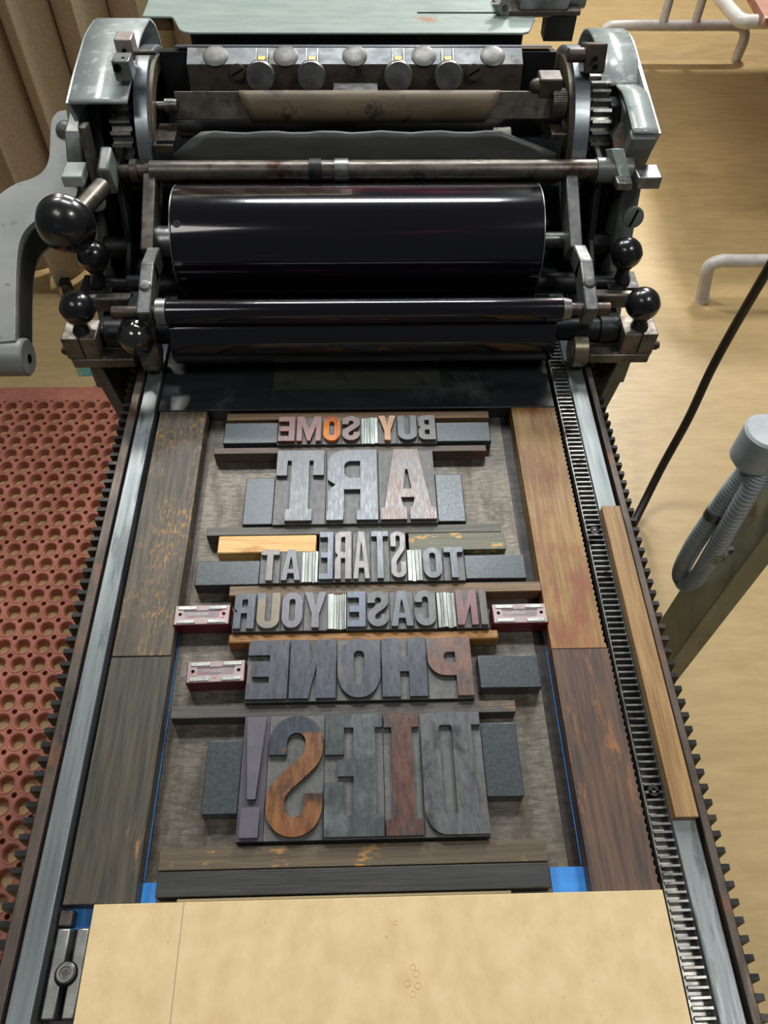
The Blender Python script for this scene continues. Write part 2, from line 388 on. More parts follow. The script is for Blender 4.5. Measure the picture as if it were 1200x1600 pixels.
# impression cylinder ------------------------------------------------
CY, CZ, CR = .947, .125, .1024
cylroot = bpy.data.objects.new('impression_cylinder', None)
def arc(r, a0, a1, n=40):     # degrees, 0 = towards the viewer, 90 = up
    return [(CY - r * math.cos(math.radians(a0 + (a1 - a0) * i / n)), CZ + r * math.sin(math.radians(a0 + (a1 - a0) * i / n))) for i in range(n + 1)]
bm = new()
prof = arc(.0985, 28, -252, 90) + [(.962, .2215), (.958, .170), (.93, .140), (.885, .145)]
prismx(bm, prof, -.232, .232)
cylinder = part('impression_cylinder', bm, mat('dark_cylinder_iron', '1b1c1f', '292b2f', '35302a', scale=(10, 30, 30), rough=(.3, .45), metal=.5, bump=.03, rnd=False), smooth=20)
def ring(xo, xi):
    s = 1 if xi > xo else -1
    d = (s, 0, 0); w = abs(xi - xo)
    bm = new(); lathe(bm, (xo, CY, CZ), d, [(0, .088), (0, CR - .001), (.001, CR), (w - .001, CR), (w, CR - .002), (w, .090), (w - .004, .0885), (0, .088)], 96)
    part('bearer_ring', bm, mat('blued_ring_steel', '7d858a', '8f979b', '6d655a', scale=(14, 60, 60), pthr=(.55, .75), rough=(.26, .4), metal=.8, bump=.03, rnd=False), parent=cylinder)
    bm = new(); lathe(bm, (xo + s * .001, CY, CZ), d, [(0, .02), (0, .0882), (w - .006, .0882), (w - .006, .02)], 64, ang=math.radians(250), start=math.radians(-110)); part('end_web', bm, DARK, parent=cylinder)
    bm = new(); lathe(bm, (xi, CY, CZ), d, [(0, .078), (0, .0925), (.003, .0925), (.003, .078), (0, .078)], 96); part('inner_rim', bm, mat('brown_rim', '5d5546', '75694f', '3a3028', scale=(30, 30, 30), rough=(.35, .5), metal=.4, bump=.04, rnd=False), parent=cylinder)
ring(-.254, -.2375); ring(.262, .2435)
# packing edge along the top, behind the gripper bar
bm = new(); pe = arc(.1020, 102, 122, 8); rows = [[bm.verts.new((x, y, z)) for x in (-.2150, .2270)] for y, z in pe]
for A_, B_ in zip(rows, rows[1:]): bm.faces.new((A_[0], A_[1], B_[1], B_[0]))
o = part('packing_edge', bm, mat('blue_grey_packing', '4d525c', '656a74', None, scale=(8, 30, 30), rough=(.35, .5), bump=.02, rnd=False), parent=cylinder, smooth=60); so = o.modifiers.new('t', 'SOLIDIFY'); so.thickness = .001
# gripper bar
gx0, gx1 = Q(292, 110, .94).x, Q(817, 110, .94).x
bm = new(); prismx(bm, [(.966, .2235), (.945, .2150), (.9345, .1790), (.958, .1720), (.970, .215)], gx0, gx1)
gb = part('gripper_bar', bm, GRIP, parent=cylinder, bevel=.0008)
bm = new(); prismx(bm, [(.9665, .2242), (.9452, .2157), (.9446, .2147), (.966, .2230)], gx0, gx1); part('top_strip', bm, GTOP, parent=cylinder)
nf = Vector((0, -.96, .28)).normalized(); ntp = Vector((0, -.37, .93)).normalized()
for px in (336, 446, 554, 662, 770):
    c = Q(px, 84, .9555); c.z = .2195
    bm = new(); lathe(bm, c, ntp, [(0, .0), (0, .0138), (.0010, .0146), (.0020, .0130), (.0027, .008), (.0030, 0)], 32); part('button', bm, mat('dull_button', '5b5a56', '706e69', '45413b', scale=(60, 60, 60), pthr=(.55, .65), rough=(.4, .55), metal=.4, bump=.03), parent=cylinder)
for px in (408, 487, 622, 700):
    c = Q(px, 118, .937); bm = new()
    for k in range(36):
        pass
    lathe(bm, c - nf * .002, nf, [(0, 0), (0, .0158), (.003, .0166), (.012, .0168), (.014, .0155), (.0143, .013), (.0140, 0)], 40)
    part('thumb_knob', bm, STEEL, parent=cylinder)
    bm = new(); c2 = Q(px, 78, .952); ux = Vector((1, 0, 0)); uy = ntp.cross(ux).normalized()
    M = Matrix.Translation(Vector((c2.x, .951, .2195))) @ Matrix((ux, -uy, ntp)).transposed().to_4x4()
    for q in ((-.0075, -.0055, -.012, .012), (.0055, .0075, -.012, .012), (-.0075, .0075, .010, .012)): box(bm, *q, 0, .003, M)
    part('yoke', bm, STEEL, parent=cylinder, bevel=.0005)
    bm = new(); box(bm, -.0045, .0045, .001, .0065, 0, .004, M); part('nut', bm, BRASS, parent=cylinder, bevel=.0008)
for px in (371, 741):
    c = Q(px, 113, .938); bm = new(); lathe(bm, c - nf * .003, nf, [(0, .0), (0, .0088), (.0030, .0088), (.0034, .0075), (.0034, 0)], 28); part('slotted_screw', bm, GRIP, parent=cylinder)
    bm = new(); M = Matrix.Translation(c) @ Matrix((Vector((1, 0, 0)), nf.cross(Vector((1, 0, 0))), nf)).transposed().to_4x4()
    box(bm, -.0075, .0075, -.0008, .0008, -.0005, .0013, M @ Matrix.Rotation(.5, 4, 'Z')); part('screw_slot', bm, HOLE, parent=cylinder)
a = Q(521, 133, .93); b = Q(590, 133, .93)
bm = new(); box(bm, a.x, b.x, .915, .934, a.z - .003, a.z + .0005); part('gripper_tab', bm, STEEL, parent=cylinder, bevel=.0006)
# paper bar with curled sheet
a = Q(275, 165, .905); b = Q(862, 165, .905)
bm = new(); M = Matrix.Translation((0, .905, a.z)) @ Matrix.Rotation(math.radians(-24), 4, 'X')
box(bm, a.x, b.x, -.003, .003, -.0145, .0145, M); pb = part('reel_bar', bm, mat('reel_bar_steel', '5d564e', '7b746a', '453d35', scale=(30, 30, 50), pthr=(.55, .65), rough=(.3, .5), metal=.6, bump=.05, rnd=False), parent=cylinder, bevel=.0008)
bm = new(); cyl(bm, (a.x - .012, .905, a.z), (a.x + .002, .905, a.z), .0075); cyl(bm, (a.x - .022, .905, a.z), (a.x - .010, .905, a.z), .0045); part('bar_pivot', bm, STEEL, parent=cylinder)
a2 = Q(276, 162, .900)
bm = new(); cyl(bm, (b.x - .002, .903, b.z + .002), (b.x + .0135, .903, b.z + .002), .0165, 40)
for k in range(40):
    t = 2 * PI * k / 40; y, z = .903 + .0165 * math.cos(t), b.z + .002 + .0165 * math.sin(t)
    cyl(bm, (b.x - .001, y, z), (b.x + .0125, y, z), .0007, 5)
part('knurled_knob', bm, RUST, parent=cylinder)
bm = new(); q = Q(860, 135, .915); box(bm, q.x - .015, q.x + .012, .905, .93, q.z - .016, q.z + .012); part('bearing_lug', bm, GRIP, parent=cylinder, bevel=.002)
bm = new(); q = Q(838, 134, .912); ball(bm, q, .008, (1, 0, 0)); part('lug_screw', bm, GRIP, parent=cylinder)
l0, r0 = Q(372, 143, .90).x, Q(782, 147, .90).x; l1, r1 = Q(398, 190, .89).x, Q(752, 192, .89).x
bm = new(); rows = []; zc = Q(560, 165, .90).z
for k in range(15):
    t = k / 14; a_ = math.radians(120 - 205 * t); rr_ = .0195
    y = .906 - rr_ * math.cos(math.radians(-78 + 205 * t - 20)) * .55; z = zc - .0028 + .0178 * math.cos(math.radians(0 + 190 * t - 8)) 
    y = .903 - .0125 * math.sin(math.radians(190 * t - 10)); 
    e = max(0, t - .12) / .88
    rows.append([bm.verts.new((l0 + (l1 - l0) * e + (r0 + (r1 - r0) * e - l0 - (l1 - l0) * e) * i / 30, y, z)) for i in range(31)])
for A_, B_ in zip(rows, rows[1:]):
    for i in range(30): bm.faces.new((A_[i], A_[i + 1], B_[i + 1], B_[i]))
o = part('curled_sheet', bm, PAPER, parent=cylinder, smooth=60); so = o.modifiers.new('t', 'SOLIDIFY'); so.thickness = .0009
# grey tympan sheet on the drum front
bm = new(); lo = arc(.1002, -40, 20, 30); rows = []
xl, xr = -.214, .226
def trim(t):                   # the sheet's upper corners are cut back
    return 0
path = lo + [arc(.1003, 24, 24, 1)[0], arc(.1004, 29, 29, 1)[0], arc(.1006, 33, 33, 1)[0]]
for i, (y, z) in enumerate(path):
    e = max(0, i - (len(path) - 4)); x0_ = xl + [0, .010, .022, .034][min(e, 3)]; x1_ = xr - [0, .018, .045, .066][min(e, 3)]
    rows.append([bm.verts.new((x0_ + (x1_ - x0_) * k / 20, y, z + (.0012 * math.sin(k * 1.7) if e == 3 else 0))) for k in range(21)])
for A_, B_ in zip(rows, rows[1:]):
    for k in range(20): bm.faces.new((A_[k], A_[k + 1], B_[k + 1], B_[k]))
o = part('tympan_sheet', bm, TYMP, parent=cylinder, smooth=60); so = o.modifiers.new('t', 'SOLIDIFY'); so.thickness = .001
bm = new(); q = Q(783, 210, .89); cyl(bm, (q.x - .01, .89, q.z), (q.x + .011, .89, q.z + .001), .0075, ch=.001); part('white_roller', bm, mat('chalky_roller', '9c978c', 'b9b4a8', '5c4f42', scale=(60, 60, 60), pthr=(.5, .6), pscale=(90, 90, 90), rough=(.5, .6), bump=.05), parent=cylinder)
bm = new(); box(bm, -.236, -.213, .855, .905, .150, .168); part('end_lug', bm, GRIP, parent=cylinder, bevel=.001)
bm = new(); box(bm, .222, .243, .87, .93, .150, .172); part('end_lug', bm, GRIP, parent=cylinder, bevel=.001)
# drive gears
def gear(x0, x1, ro=.090):
    bm = new(); N_ = 44; pts = []
    for k in range(N_):
        for f, r in ((-.5, ro - .009), (-.28, ro - .009), (-.15, ro), (.15, ro), (.28, ro - .009)):
            t = 2 * PI * (k + f) / N_; pts.append((CY - r * math.cos(t), CZ + r * math.sin(t)))
    prismx(bm, pts, x0, x1); return part('drive_gear', bm, mat('rack_steel', '6a6a67', '8b8b86', '3f3b36', scale=(60, 60, 60), rough=(.25, .4), metal=.8, bump=.03, rnd=False), smooth=20)
gear(-.285, -.262); gear(.270, .292, .084)

# side frames and covers
def frame(s):
    x0, x1 = (.305, .327) if s > 0 else (-.330, -.312)
    bm = new()
    prismx(bm, [(.855, .185), (.835, .165), (.80, .070), (.765, -.005), (.69, -.02), (.69, -.05), (.74, -.08), (.92, -.36), (1.04, -.36), (1.07, 0), (1.06, .17), (.95, .20)], x0, x1)
    f = part('carriage_frame', bm, GREEND, bevel=.002)
    # added black panel, keeps the floor light out of the carriage
    bm = new(); xa, xb = (.292, .305) if s > 0 else (-.312, -.299)
    prismx(bm, [(.90, .19), (.85, .10), (.83, -.03), (.90, -.08), (1.05, -.08), (1.06, .17), (1.0, .20)], xa, xb); part('light_block', bm, BLACK, bevel=.002)
    # bracket running down behind the bed rail
    bm = new(); xa, xb = (.276, .296) if s > 0 else (-.300, -.280)
    prismx(bm, [(.645, .030), (.80, .030), (.82, -.34), (.725, -.34)], *((.290, .306) if s > 0 else (-.308, -.294))); part('lower_bracket', bm, GREEND, bevel=.001)
    bm = new(); prismx(bm, [(.69, .022), (.80, .022), (.86, -.36), (.80, -.36)], *((.268, .289) if s > 0 else (-.293, -.268))); part('lower_bracket', bm, RUST, bevel=.001)
    return f
fl = frame(-1); fr = frame(1)
for x, px, py in ((.331, 990, 342),):
    q = Q(px, py, .789); bm = new(); lathe(bm, (q.x, .793, q.z), (0, -.93, .36), [(0, 0), (0, .012), (.003, .012), (.004, .010), (.004, 0)], 28); sc_ = part('slotted_screw', bm, GREEND, parent=fr)
    bm = new(); M = Matrix.Translation(Vector((q.x, .789, q.z + .001))) @ Matrix.Rotation(math.radians(68), 4, 'X') @ Matrix.Rotation(1.2, 4, 'Z'); box(bm, -.010, .010, -.0011, .0011, -.001, .0012, M); part('screw_slot', bm, HOLE, parent=fr)
q = Q(151, 314, .80); bm = new(); lathe(bm, (q.x, .80, q.z), (0, -.9, .4), [(0, 0), (0, .011), (.003, .011), (.004, .009), (.004, 0)], 28); part('slotted_screw', bm, GREEND, parent=fl)
bm = new(); box(bm, -.30, .30, .99, 1.06, -.06, .10); part('carriage_body', bm, BLACK, bevel=.004)
def onx(px, py, x):
    r = ray(px, py); p = CPOS + r * (x / r.x); return (p.y, p.z - BZ)
def cover(pts, x0, x1, name='gear_cover'):
    bm = new(); pts = [(v.x, v.y) for v in spline([(y, z, 0) for y, z in pts], 8)]
    rows = [[bm.verts.new((x, y, z)) for x in (x0, x1)] for y, z in pts]
    for a, b in zip(rows, rows[1:]): bm.faces.new((a[0], a[1], b[1], b[0]))
    o = part(name, bm, GREEN, smooth=60); so = o.modifiers.new('t', 'SOLIDIFY'); so.thickness = .0035; so.offset = 0
    return o
LP = [onx(107, 161, -.315), onx(118, 115, -.315), onx(128, 80, -.315)]
RP = [onx(1029, 208, .328), onx(1012, 150, .328), onx(996, 95, .328)]
back = [(1.035, .226), (1.058, .205), (1.068, .16), (1.066, .09)]
LPF = LP + [onx(136, 55, -.315), (1.018, .2300)] + back
RPF = RP + [onx(985, 60, .328), (1.040, .2140)] + [(1.062, .195), (1.068, .16), (1.066, .09)]
cover(LPF, -.315, -.252)
yc = onx(967, 135, .310)
k = [p for p in RPF if p[0] > .90]
cover([onx(940, 134, .283)] + [p for p in RPF if p[0] > onx(940, 134, .283)[0] + .01], .283, .328)
cover(RP[:1] + [p for p in RPF if RP[0][0] + .005 < p[0] < onx(940, 134, .283)[0] - .005] + [onx(940, 134, .283)], .300, .328, 'cover_lip')
for s_, x0, x1, F_ in ((-1, -.318, -.314, LPF), (1, .327, .331, RPF)):
    sp_ = [(v.x, v.y) for v in spline([(y, z, 0) for y, z in F_], 8)]
    bm = new(); prismx(bm, sp_ + [(1.03, .09), (1.03, .15), (.98, .185), (sp_[0][0] + .01, sp_[0][1] - .025)], x0, x1); part('cover_side', bm, GREEN)
# stop blocks on the covers
def blk(px0, px1, py0, py1, y, dy, m, name='stop_block', tilt=0., bev=.0015, parent=press):
    a = Q(px0, py0, y); b = Q(px1, py1, y); cx, cz = (a.x + b.x) / 2, (a.z + b.z) / 2
    bm = new(); M = Matrix.Translation((cx, y + dy / 2, cz)) @ Matrix.Rotation(tilt, 4, 'X')
    box(bm, -(b.x - a.x) / 2, (b.x - a.x) / 2, -dy / 2, dy / 2, -abs(a.z - b.z) / 2, abs(a.z - b.z) / 2, M)
    return part(name, bm, m, parent=parent, bevel=bev)
blk(173, 208, 96, 128, .875, .022, GREEND)
blk(177, 212, 62, 96, .905, .022, mat('rusty_pink_block', '8a7f7b', '9d938e', '7a5a50', scale=(60, 60, 60), rough=(.35, .5), metal=.4, bump=.08))
for px, py, yy, rr_ in ((183, 107, .874, .0042), (193, 93, .883, .0022), (194, 80, .904, .0022)):
    q = Q(px, py, yy); bm = new(); lathe(bm, q + Vector((0, .001, 0)), (0, -.9, .3), [(0, 0), (0, rr_), (.0022, rr_), (.0022, 0)], 16); part('set_screw', bm, HOLE)
q = Q(192, 60, .93); bm = new(); cyl(bm, (q.x - .001, .93, q.z - .015), (q.x - .001, .93, q.z), .0095, ch=.001); part('block_screw', bm, GREEND)
q = Q(214, 82, .91); q2 = Q(243, 83, .91); bm = new(); cyl(bm, (q.x - .01, .91, q.z), (q2.x, .91, q.z), .0026, 12); part('stop_pin', bm, ROD)
b_o = blk(918, 941, 78, 121, .90, .030, GRIP, tilt=-.35)
for py in (93, 106):
    q = Q(930, py, .896); bm = new(); lathe(bm, (q.x, .8985, q.z), (0, -.93, .35), [(0, 0), (0, .0024), (.004, .0024), (.004, 0)], 14); part('set_screw', bm, HOLE)
q = Q(887, 86, .91); q2 = Q(916, 88, .91); bm = new(); cyl(bm, (q.x, .91, q.z), (q2.x, .91, q.z), .0075, ch=.001); part('stop_pin', bm, GRIP)
# left head-end casting beside the crank
def tb(px0, px1, pyf, pyn, z, h, m, name, bev=.002):
    x0, yn_ = P(px0, pyn, z); x1, _ = P(px1, pyn, z); _, yf = P((px0 + px1) / 2, pyf, z)
    bm = new(); box(bm, x0, x1, yn_, yf, z - h, z); return part(name, bm, m, bevel=bev)
tb(100, 130, 166, 209, .178, .09, GREEND, 'frame_lug')
blk(131, 147, 206, 292, .815, .02, LEVER, 'latch_bar', tilt=-.2)
blk(94, 132, 276, 293, .79, .030, GREEN, 'foot_lever')
blk(965, 986, 286, 298, .79, .02, STEEL, 'foot_lever')
blk(998, 1030, 278, 296, .79, .028, STEEL, 'foot_lever')
blk(985, 997, 205, 300, .83, .014, GREEND, 'latch_bar', tilt=.3)
a = [Q(955, 232, .82), Q(975, 232, .82), Q(988, 286, .80), Q(970, 286, .80)]
bm = new(); v1 = [bm.verts.new(p) for p in a]; v2 = [bm.verts.new(p + Vector((0, .02, -.012))) for p in a]
bm.faces.new(v1); bm.faces.new(v2[::-1])
for i in range(4): bm.faces.new((v1[i], v1[(i + 1) % 4], v2[(i + 1) % 4], v2[i]))
part('pawl', bm, GREEN, bevel=.001)
a = [Q(912, 175, .90), Q(985, 112, .90), Q(988, 200, .90), Q(960, 250, .87), Q(950, 215, .88)]
a = [Q(955, 212, .87), Q(972, 190, .88), Q(1000, 205, .87), Q(995, 262, .83), Q(975, 262, .83), Q(960, 245, .85)]
bm = new(); v1 = [bm.verts.new(p) for p in a]; v2 = [bm.verts.new(p + Vector((0, .02, -.012))) for p in a]
bm.faces.new(v1); bm.faces.new(v2[::-1])
for i in range(len(a)): bm.faces.new((v1[i], v1[(i + 1) % len(a)], v2[(i + 1) % len(a)], v2[i]))
part('cam_plate', bm, RUST, bevel=.001)

# cross rod with two clips
bm = new(); zr = Q(590, 267, .82).z; RODR = .0115
cyl(bm, (Q(236, 267, .82).x, .82, zr), (Q(935, 267, .82).x, .82, zr), RODR, 32)
rod = part('cross_rod', bm, ROD)
bm = new(); cyl(bm, (Q(188, 267, .82).x, .82, zr), (Q(240, 267, .82).x, .82, zr), .0075, 24); cyl(bm, (Q(206, 267, .82).x, .82, zr), (Q(216, 267, .82).x, .82, zr), .013, 24); part('rod_end', bm, RUST, parent=rod)
bm = new(); cyl(bm, (Q(930, 267, .82).x, .82, zr), (Q(985, 267, .82).x, .82, zr), .0135, 24); part('rod_end', bm, GREEND, parent=rod)
for px0, px1, m_ in ((482, 502, DARK), (523, 544, STEEL)):
    bm = new(); x0_, x1_ = Q(px0, 265, .81).x, Q(px1, 265, .81).x
    lathe(bm, (x0_, .82, zr), (1, 0, 0), [(0, .0115), (0, .0132), (x1_ - x0_, .0132), (x1_ - x0_, .0115)], 24, ang=math.radians(190), start=math.radians(60)); part('rod_clip', bm, m_, parent=rod)
# big ball lever at the left
blk(149, 182, 256, 304, .79, .035, GREEND, 'lever_hub', bev=.003, tilt=.25)
p0 = Q(160, 292, .775); p1 = Q(118, 338, .715)
bm = new(); cyl(bm, p0, p0 + (p1 - p0) * .97, .0098, 24); lv = part('trip_lever', bm, ROD)
d = (p1 - p0).normalized(); kc = Q(102, 351, .705)
bm = new(); prof = [(-.027, 0)] + [(-.0235 * math.cos(PI * i / 16), .0290 * math.sin(PI * i / 16)) for i in range(1, 9)] + [(.001, .0300), (.003, .0300), (.0035, .0285), (.012, .020), (.015, .011), (.015, 0)]
dk = (d * .9 + (CPOS - Vector((0, 0, BZ)) - kc).normalized() * .6).normalized(); lathe(bm, kc, -dk, prof, 36); part('ball_knob', bm, BAKE, parent=lv, smooth=50)

# ink drum and rollers
DY, DZ, DR = .765, .105, .0600
xl, xr = Q(258, 350, .715).x, Q(857, 350, .715).x
bm = new(); lathe(bm, (xl, DY, DZ), (1, 0, 0), [(0, 0), (0, DR - .002), (.002, DR), (xr - xl - .002, DR), (xr - xl, DR - .002), (xr - xl, 0)], 128)
drum = part('ink_drum', bm, INK, smooth=40)
for x in (xl + .0002, xr - .0002): bm = new(); lathe(bm, (x - .0006, DY, DZ), (1, 0, 0), [(0, DR - .0016), (0, DR - .0004), (.0012, DR - .0004), (.0012, DR - .0016), (0, DR - .0016)], 128); part('bright_rim', bm, STEEL, parent=drum)
bm = new(); lathe(bm, Vector((Q(270, 303, .74).x, DY - DR * .62, DZ + DR * .785)), (0, -.62, .785), [(-.003, 0), (-.003, .0038), (.0000, .0040), (.0003, .003), (-.0004, 0)], 20); part('rim_screw', bm, DARK, parent=drum)
bm = new(); cyl(bm, (-.240, DY, DZ), (.243, DY, DZ), .0085, 20); cyl(bm, (-.236, DY, DZ), (xl, DY, DZ), .017, 32); cyl(bm, (-.234, DY, DZ), (-.2245, DY, DZ), .0175, 32); part('axle', bm, STEEL, parent=drum)
# rider roller
RDY, RDZ, RDR = .648, .101, .0130
x0_, x1_ = Q(257, 484, .640).x, Q(881, 484, .640).x
bm = new(); cyl(bm, (x0_, RDY, RDZ), (x1_, RDY, RDZ), RDR, 48, ch=.001); rider = part('rider_roller', bm, INK)
bm = new(); lathe(bm, (Q(240, 484, .64).x, RDY, RDZ), (1, 0, 0), [(0, 0), (0, .0132), (.001, .0142), (x0_ - Q(240, 484, .64).x, .0142), (x0_ - Q(240, 484, .64).x, 0)], 36); part('end_collar', bm, STEEL, parent=rider)
bm = new(); cyl(bm, (x1_, RDY, RDZ), (x1_ + .009, RDY, RDZ), .0125, 32, r2=.0105); part('end_collar', bm, STEEL, parent=rider)
bm = new(); cyl(bm, (-.262, RDY, RDZ), (.262, RDY, RDZ), .0068, 20); part('axle', bm, RUST, parent=rider)
# form rollers (front one in view, rear one under the drum)
for n_, fy in enumerate((.666, .748)):
    FR = .0345; FZ = .0235 + FR
    x0_, x1_ = (Q(266, 532, .64).x, Q(867, 532, .64).x) if n_ == 0 else (-.2, .195)
    bm = new(); cyl(bm, (x0_, fy, FZ), (x1_, fy, FZ), FR if n_ == 0 else .032, 96, ch=.0015); fo = part('form_roller', bm, INK, smooth=40)
    bm = new(); cyl(bm, (-.305, fy, FZ), (.305, fy, FZ), .0085, 24); cyl(bm, (x1_, fy, FZ), (.268, fy, FZ), .0125, 24); cyl(bm, (-.272, fy, FZ), (x0_, fy, FZ), .0125, 24); part('axle', bm, DARK, parent=fo)
# lever arms
def arm(pts, x0, x1, m, name, bev=.0015):
    bm = new(); prismx(bm, pts, x0, x1); return part(name, bm, m, bevel=bev)
def beam(p, q, w0, w1=None):   # slanted bar outline in the y-z plane
    w1 = w1 or w0
    p = Vector((p[0], p[1])); q = Vector((q[0], q[1])); d = (q - p).normalized(); n_ = Vector((-d.y, d.x))
    return [tuple(p + n_ * w0 / 2), tuple(q + n_ * w1 / 2), tuple(q - n_ * w1 / 2), tuple(p - n_ * w0 / 2)]
DULL = mat('dull_steel', '5f6061', '7c7d7b', '46413b', scale=(60, 60, 60), pthr=(.58, .7), rough=(.35, .5), metal=.6, bump=.1, rnd=False)
LX = (-.2425, -.2285); RX = (.2310, .2450)
for X_, yq in ((LX, 0), (RX, 0)):
    arm(beam((.832, .150), (.738, .105), .034, .030), *X_, LEVER if X_[0] < 0 else DULL, 'roller_arm')
for X_ in ((-.2335, -.2195), (.2330, .2470)):
    a_ = arm(beam((.728, .112), (.690, .118), .022) , *X_, DULL, 'roller_hanger')
    a_ = arm(beam((.700, .117), (.640, .097), .026, .028), *X_, DULL, 'roller_hanger')
for x, sgn in ((-.2265, -1), (.240, 1)):
    c = Vector((x, .668, .1175)); bm = new(); lathe(bm, c, (0, -.3, .95), [(0, 0), (0, .0075), (.003, .0072), (.005, .005), (.0055, 0)], 24); part('hanger_screw', bm, STEEL)
# carriage wheels on the rails
for x0_, x1_ in ((-.2455, -.2265), (.2330, .2520)):
    s = 1 if x0_ > 0 else -1
    bm = new(); lathe(bm, (x0_, .652, .0395), (1, 0, 0), [(0, 0), (0, .0125), (.0008, .0125), (.0008, .0172), (.002, .0190), (.017, .0190), (.0182, .0172), (.0182, .0125), (.019, .0125), (.019, 0)], 48); part('carriage_wheel', bm, WHEEL)
    bm = new(); box(bm, *(sorted((s * .250, s * .330))), .655, .70, .026, .046); part('wheel_bracket', bm, RUST, bevel=.002)
    bm = new(); box(bm, *(sorted((s * .253, s * .322))), .640, .656, .030, .042); part('wheel_bracket', bm, LEVER, bevel=.002)
# roller lift blocks with ball knobs
for s in (-1, 1):
    for yk, front in ((.66, True), (.75, False)):
        xk = s * (.302 if front else .303)
        bm = new(); z0 = .042 if front else .036; w = .0195
        box(bm, xk - w + s * .004, xk + w * .9 + s * .004, yk - .018, yk + .014, z0, .070 if front else .062); hubb = part('lift_block', bm, LEVER if front else DARK, bevel=.001)
        bm = new(); box(bm, xk + s * .004 - .0005, xk + s * .004 + .0005, yk - .0186, yk + .012, z0 + .002, .0704 if front else .0624); part('split_line', bm, HOLE, parent=hubb)
        bm = new(); kz = .097 if front else .0965; base = Vector((xk + s * .003, yk - .004, .068 if front else .062)); top = Vector((xk, yk, kz))
        dd = (top - base).normalized(); L_ = (top - base).length
        lathe(bm, base, dd, [(0, 0), (0, .0100), (.004, .0095), (.009, .0075), (L_ - .012, .0072), (L_ - .005, .010)], 24)
        prof = [(L_ - .0165 + 0, .0095)] + [(L_ - .0175 * math.cos(PI * i / 18), (.0182 if i < 9 else .0178) * math.sin(PI * i / 18)) for i in range(4, 9)] + [(L_, .0186), (L_ + .001, .0186)] + [(L_ + .001 - .0175 * math.cos(PI * i / 18), .0178 * math.sin(PI * i / 18)) for i in range(10, 18)] + [(L_ + .0185, 0)]
        lathe(bm, base, dd, prof, 32)
        part('ball_knob', bm, BAKE, parent=hubb, smooth=50)
        bm = new(); cyl(bm, (xk, yk - .012, z0 + .008), (xk + s * .0285, yk - .012, z0 + .008), .0042, 16); cyl(bm, (xk + s * .020, yk - .012, z0 + .008), (xk + s * .026, yk - .012, z0 + .008), .0055, 16); part('clamp_screw', bm, RUST, parent=hubb)
    bm = new(); box(bm, *(sorted((s * .262, s * .318))), .722, .735, .040, .060); part('lift_bar', bm, LEVER, bevel=.003)
    bm = new(); box(bm, *(sorted((s * .255, s * .270))), .700, .80, .015, .060); part('side_plate', bm, BLACK, bevel=.003)
    bm = new(); cyl(bm, (s * .263, .666, .058), (s * .283, .666, .058), .015, 28, ch=.001); part('bearing', bm, DARK)
    bm = new(); cyl(bm, (s * .25, .82, .06), (s * .315, .82, .06), .013, 24); part('pivot_shaft', bm, BLACK)
    bm = new(); prismx(bm, [(.70, -.03), (.88, -.03), (.88, .16), (.83, .16), (.80, .08), (.70, .02)], *(sorted((s * .272, s * .280)))); part('side_plate', bm, BLACK, bevel=.002)
# chromed knob in front of the left hanger
kc = Q(213, 528, .63); bm = new(); dn = Vector((.02, -.75, .35)).normalized()
lathe(bm, kc - dn * .030, dn, [(0, .0), (0, .006), (.014, .006), (.018, .010), (.022, .0185), (.026, .0200), (.029, .0200), (.030, .0188), (.037, .0168), (.043, .0120), (.046, .006), (.0465, 0)], 36)
part('latch_knob', bm, mat('chromed_knob', '50504e', '6a6a66', None, rough=(.08, .15), metal=.9, bump=0))
# dark undersides that close the roller unit
bm = new(); box(bm, -.215, .212, .80, .845, .03, .10); part('drum_guard', bm, BLACK, bevel=.003)
bm = new(); cyl(bm, (-.25, .842, .120), (.25, .842, .120), .009, 20); part('lower_cross_rod', bm, BLACK)
# lower cross bar lying over the head block, seen as a thin dark strip
a = Q(431, 563, .655); b = Q(690, 563, .655)

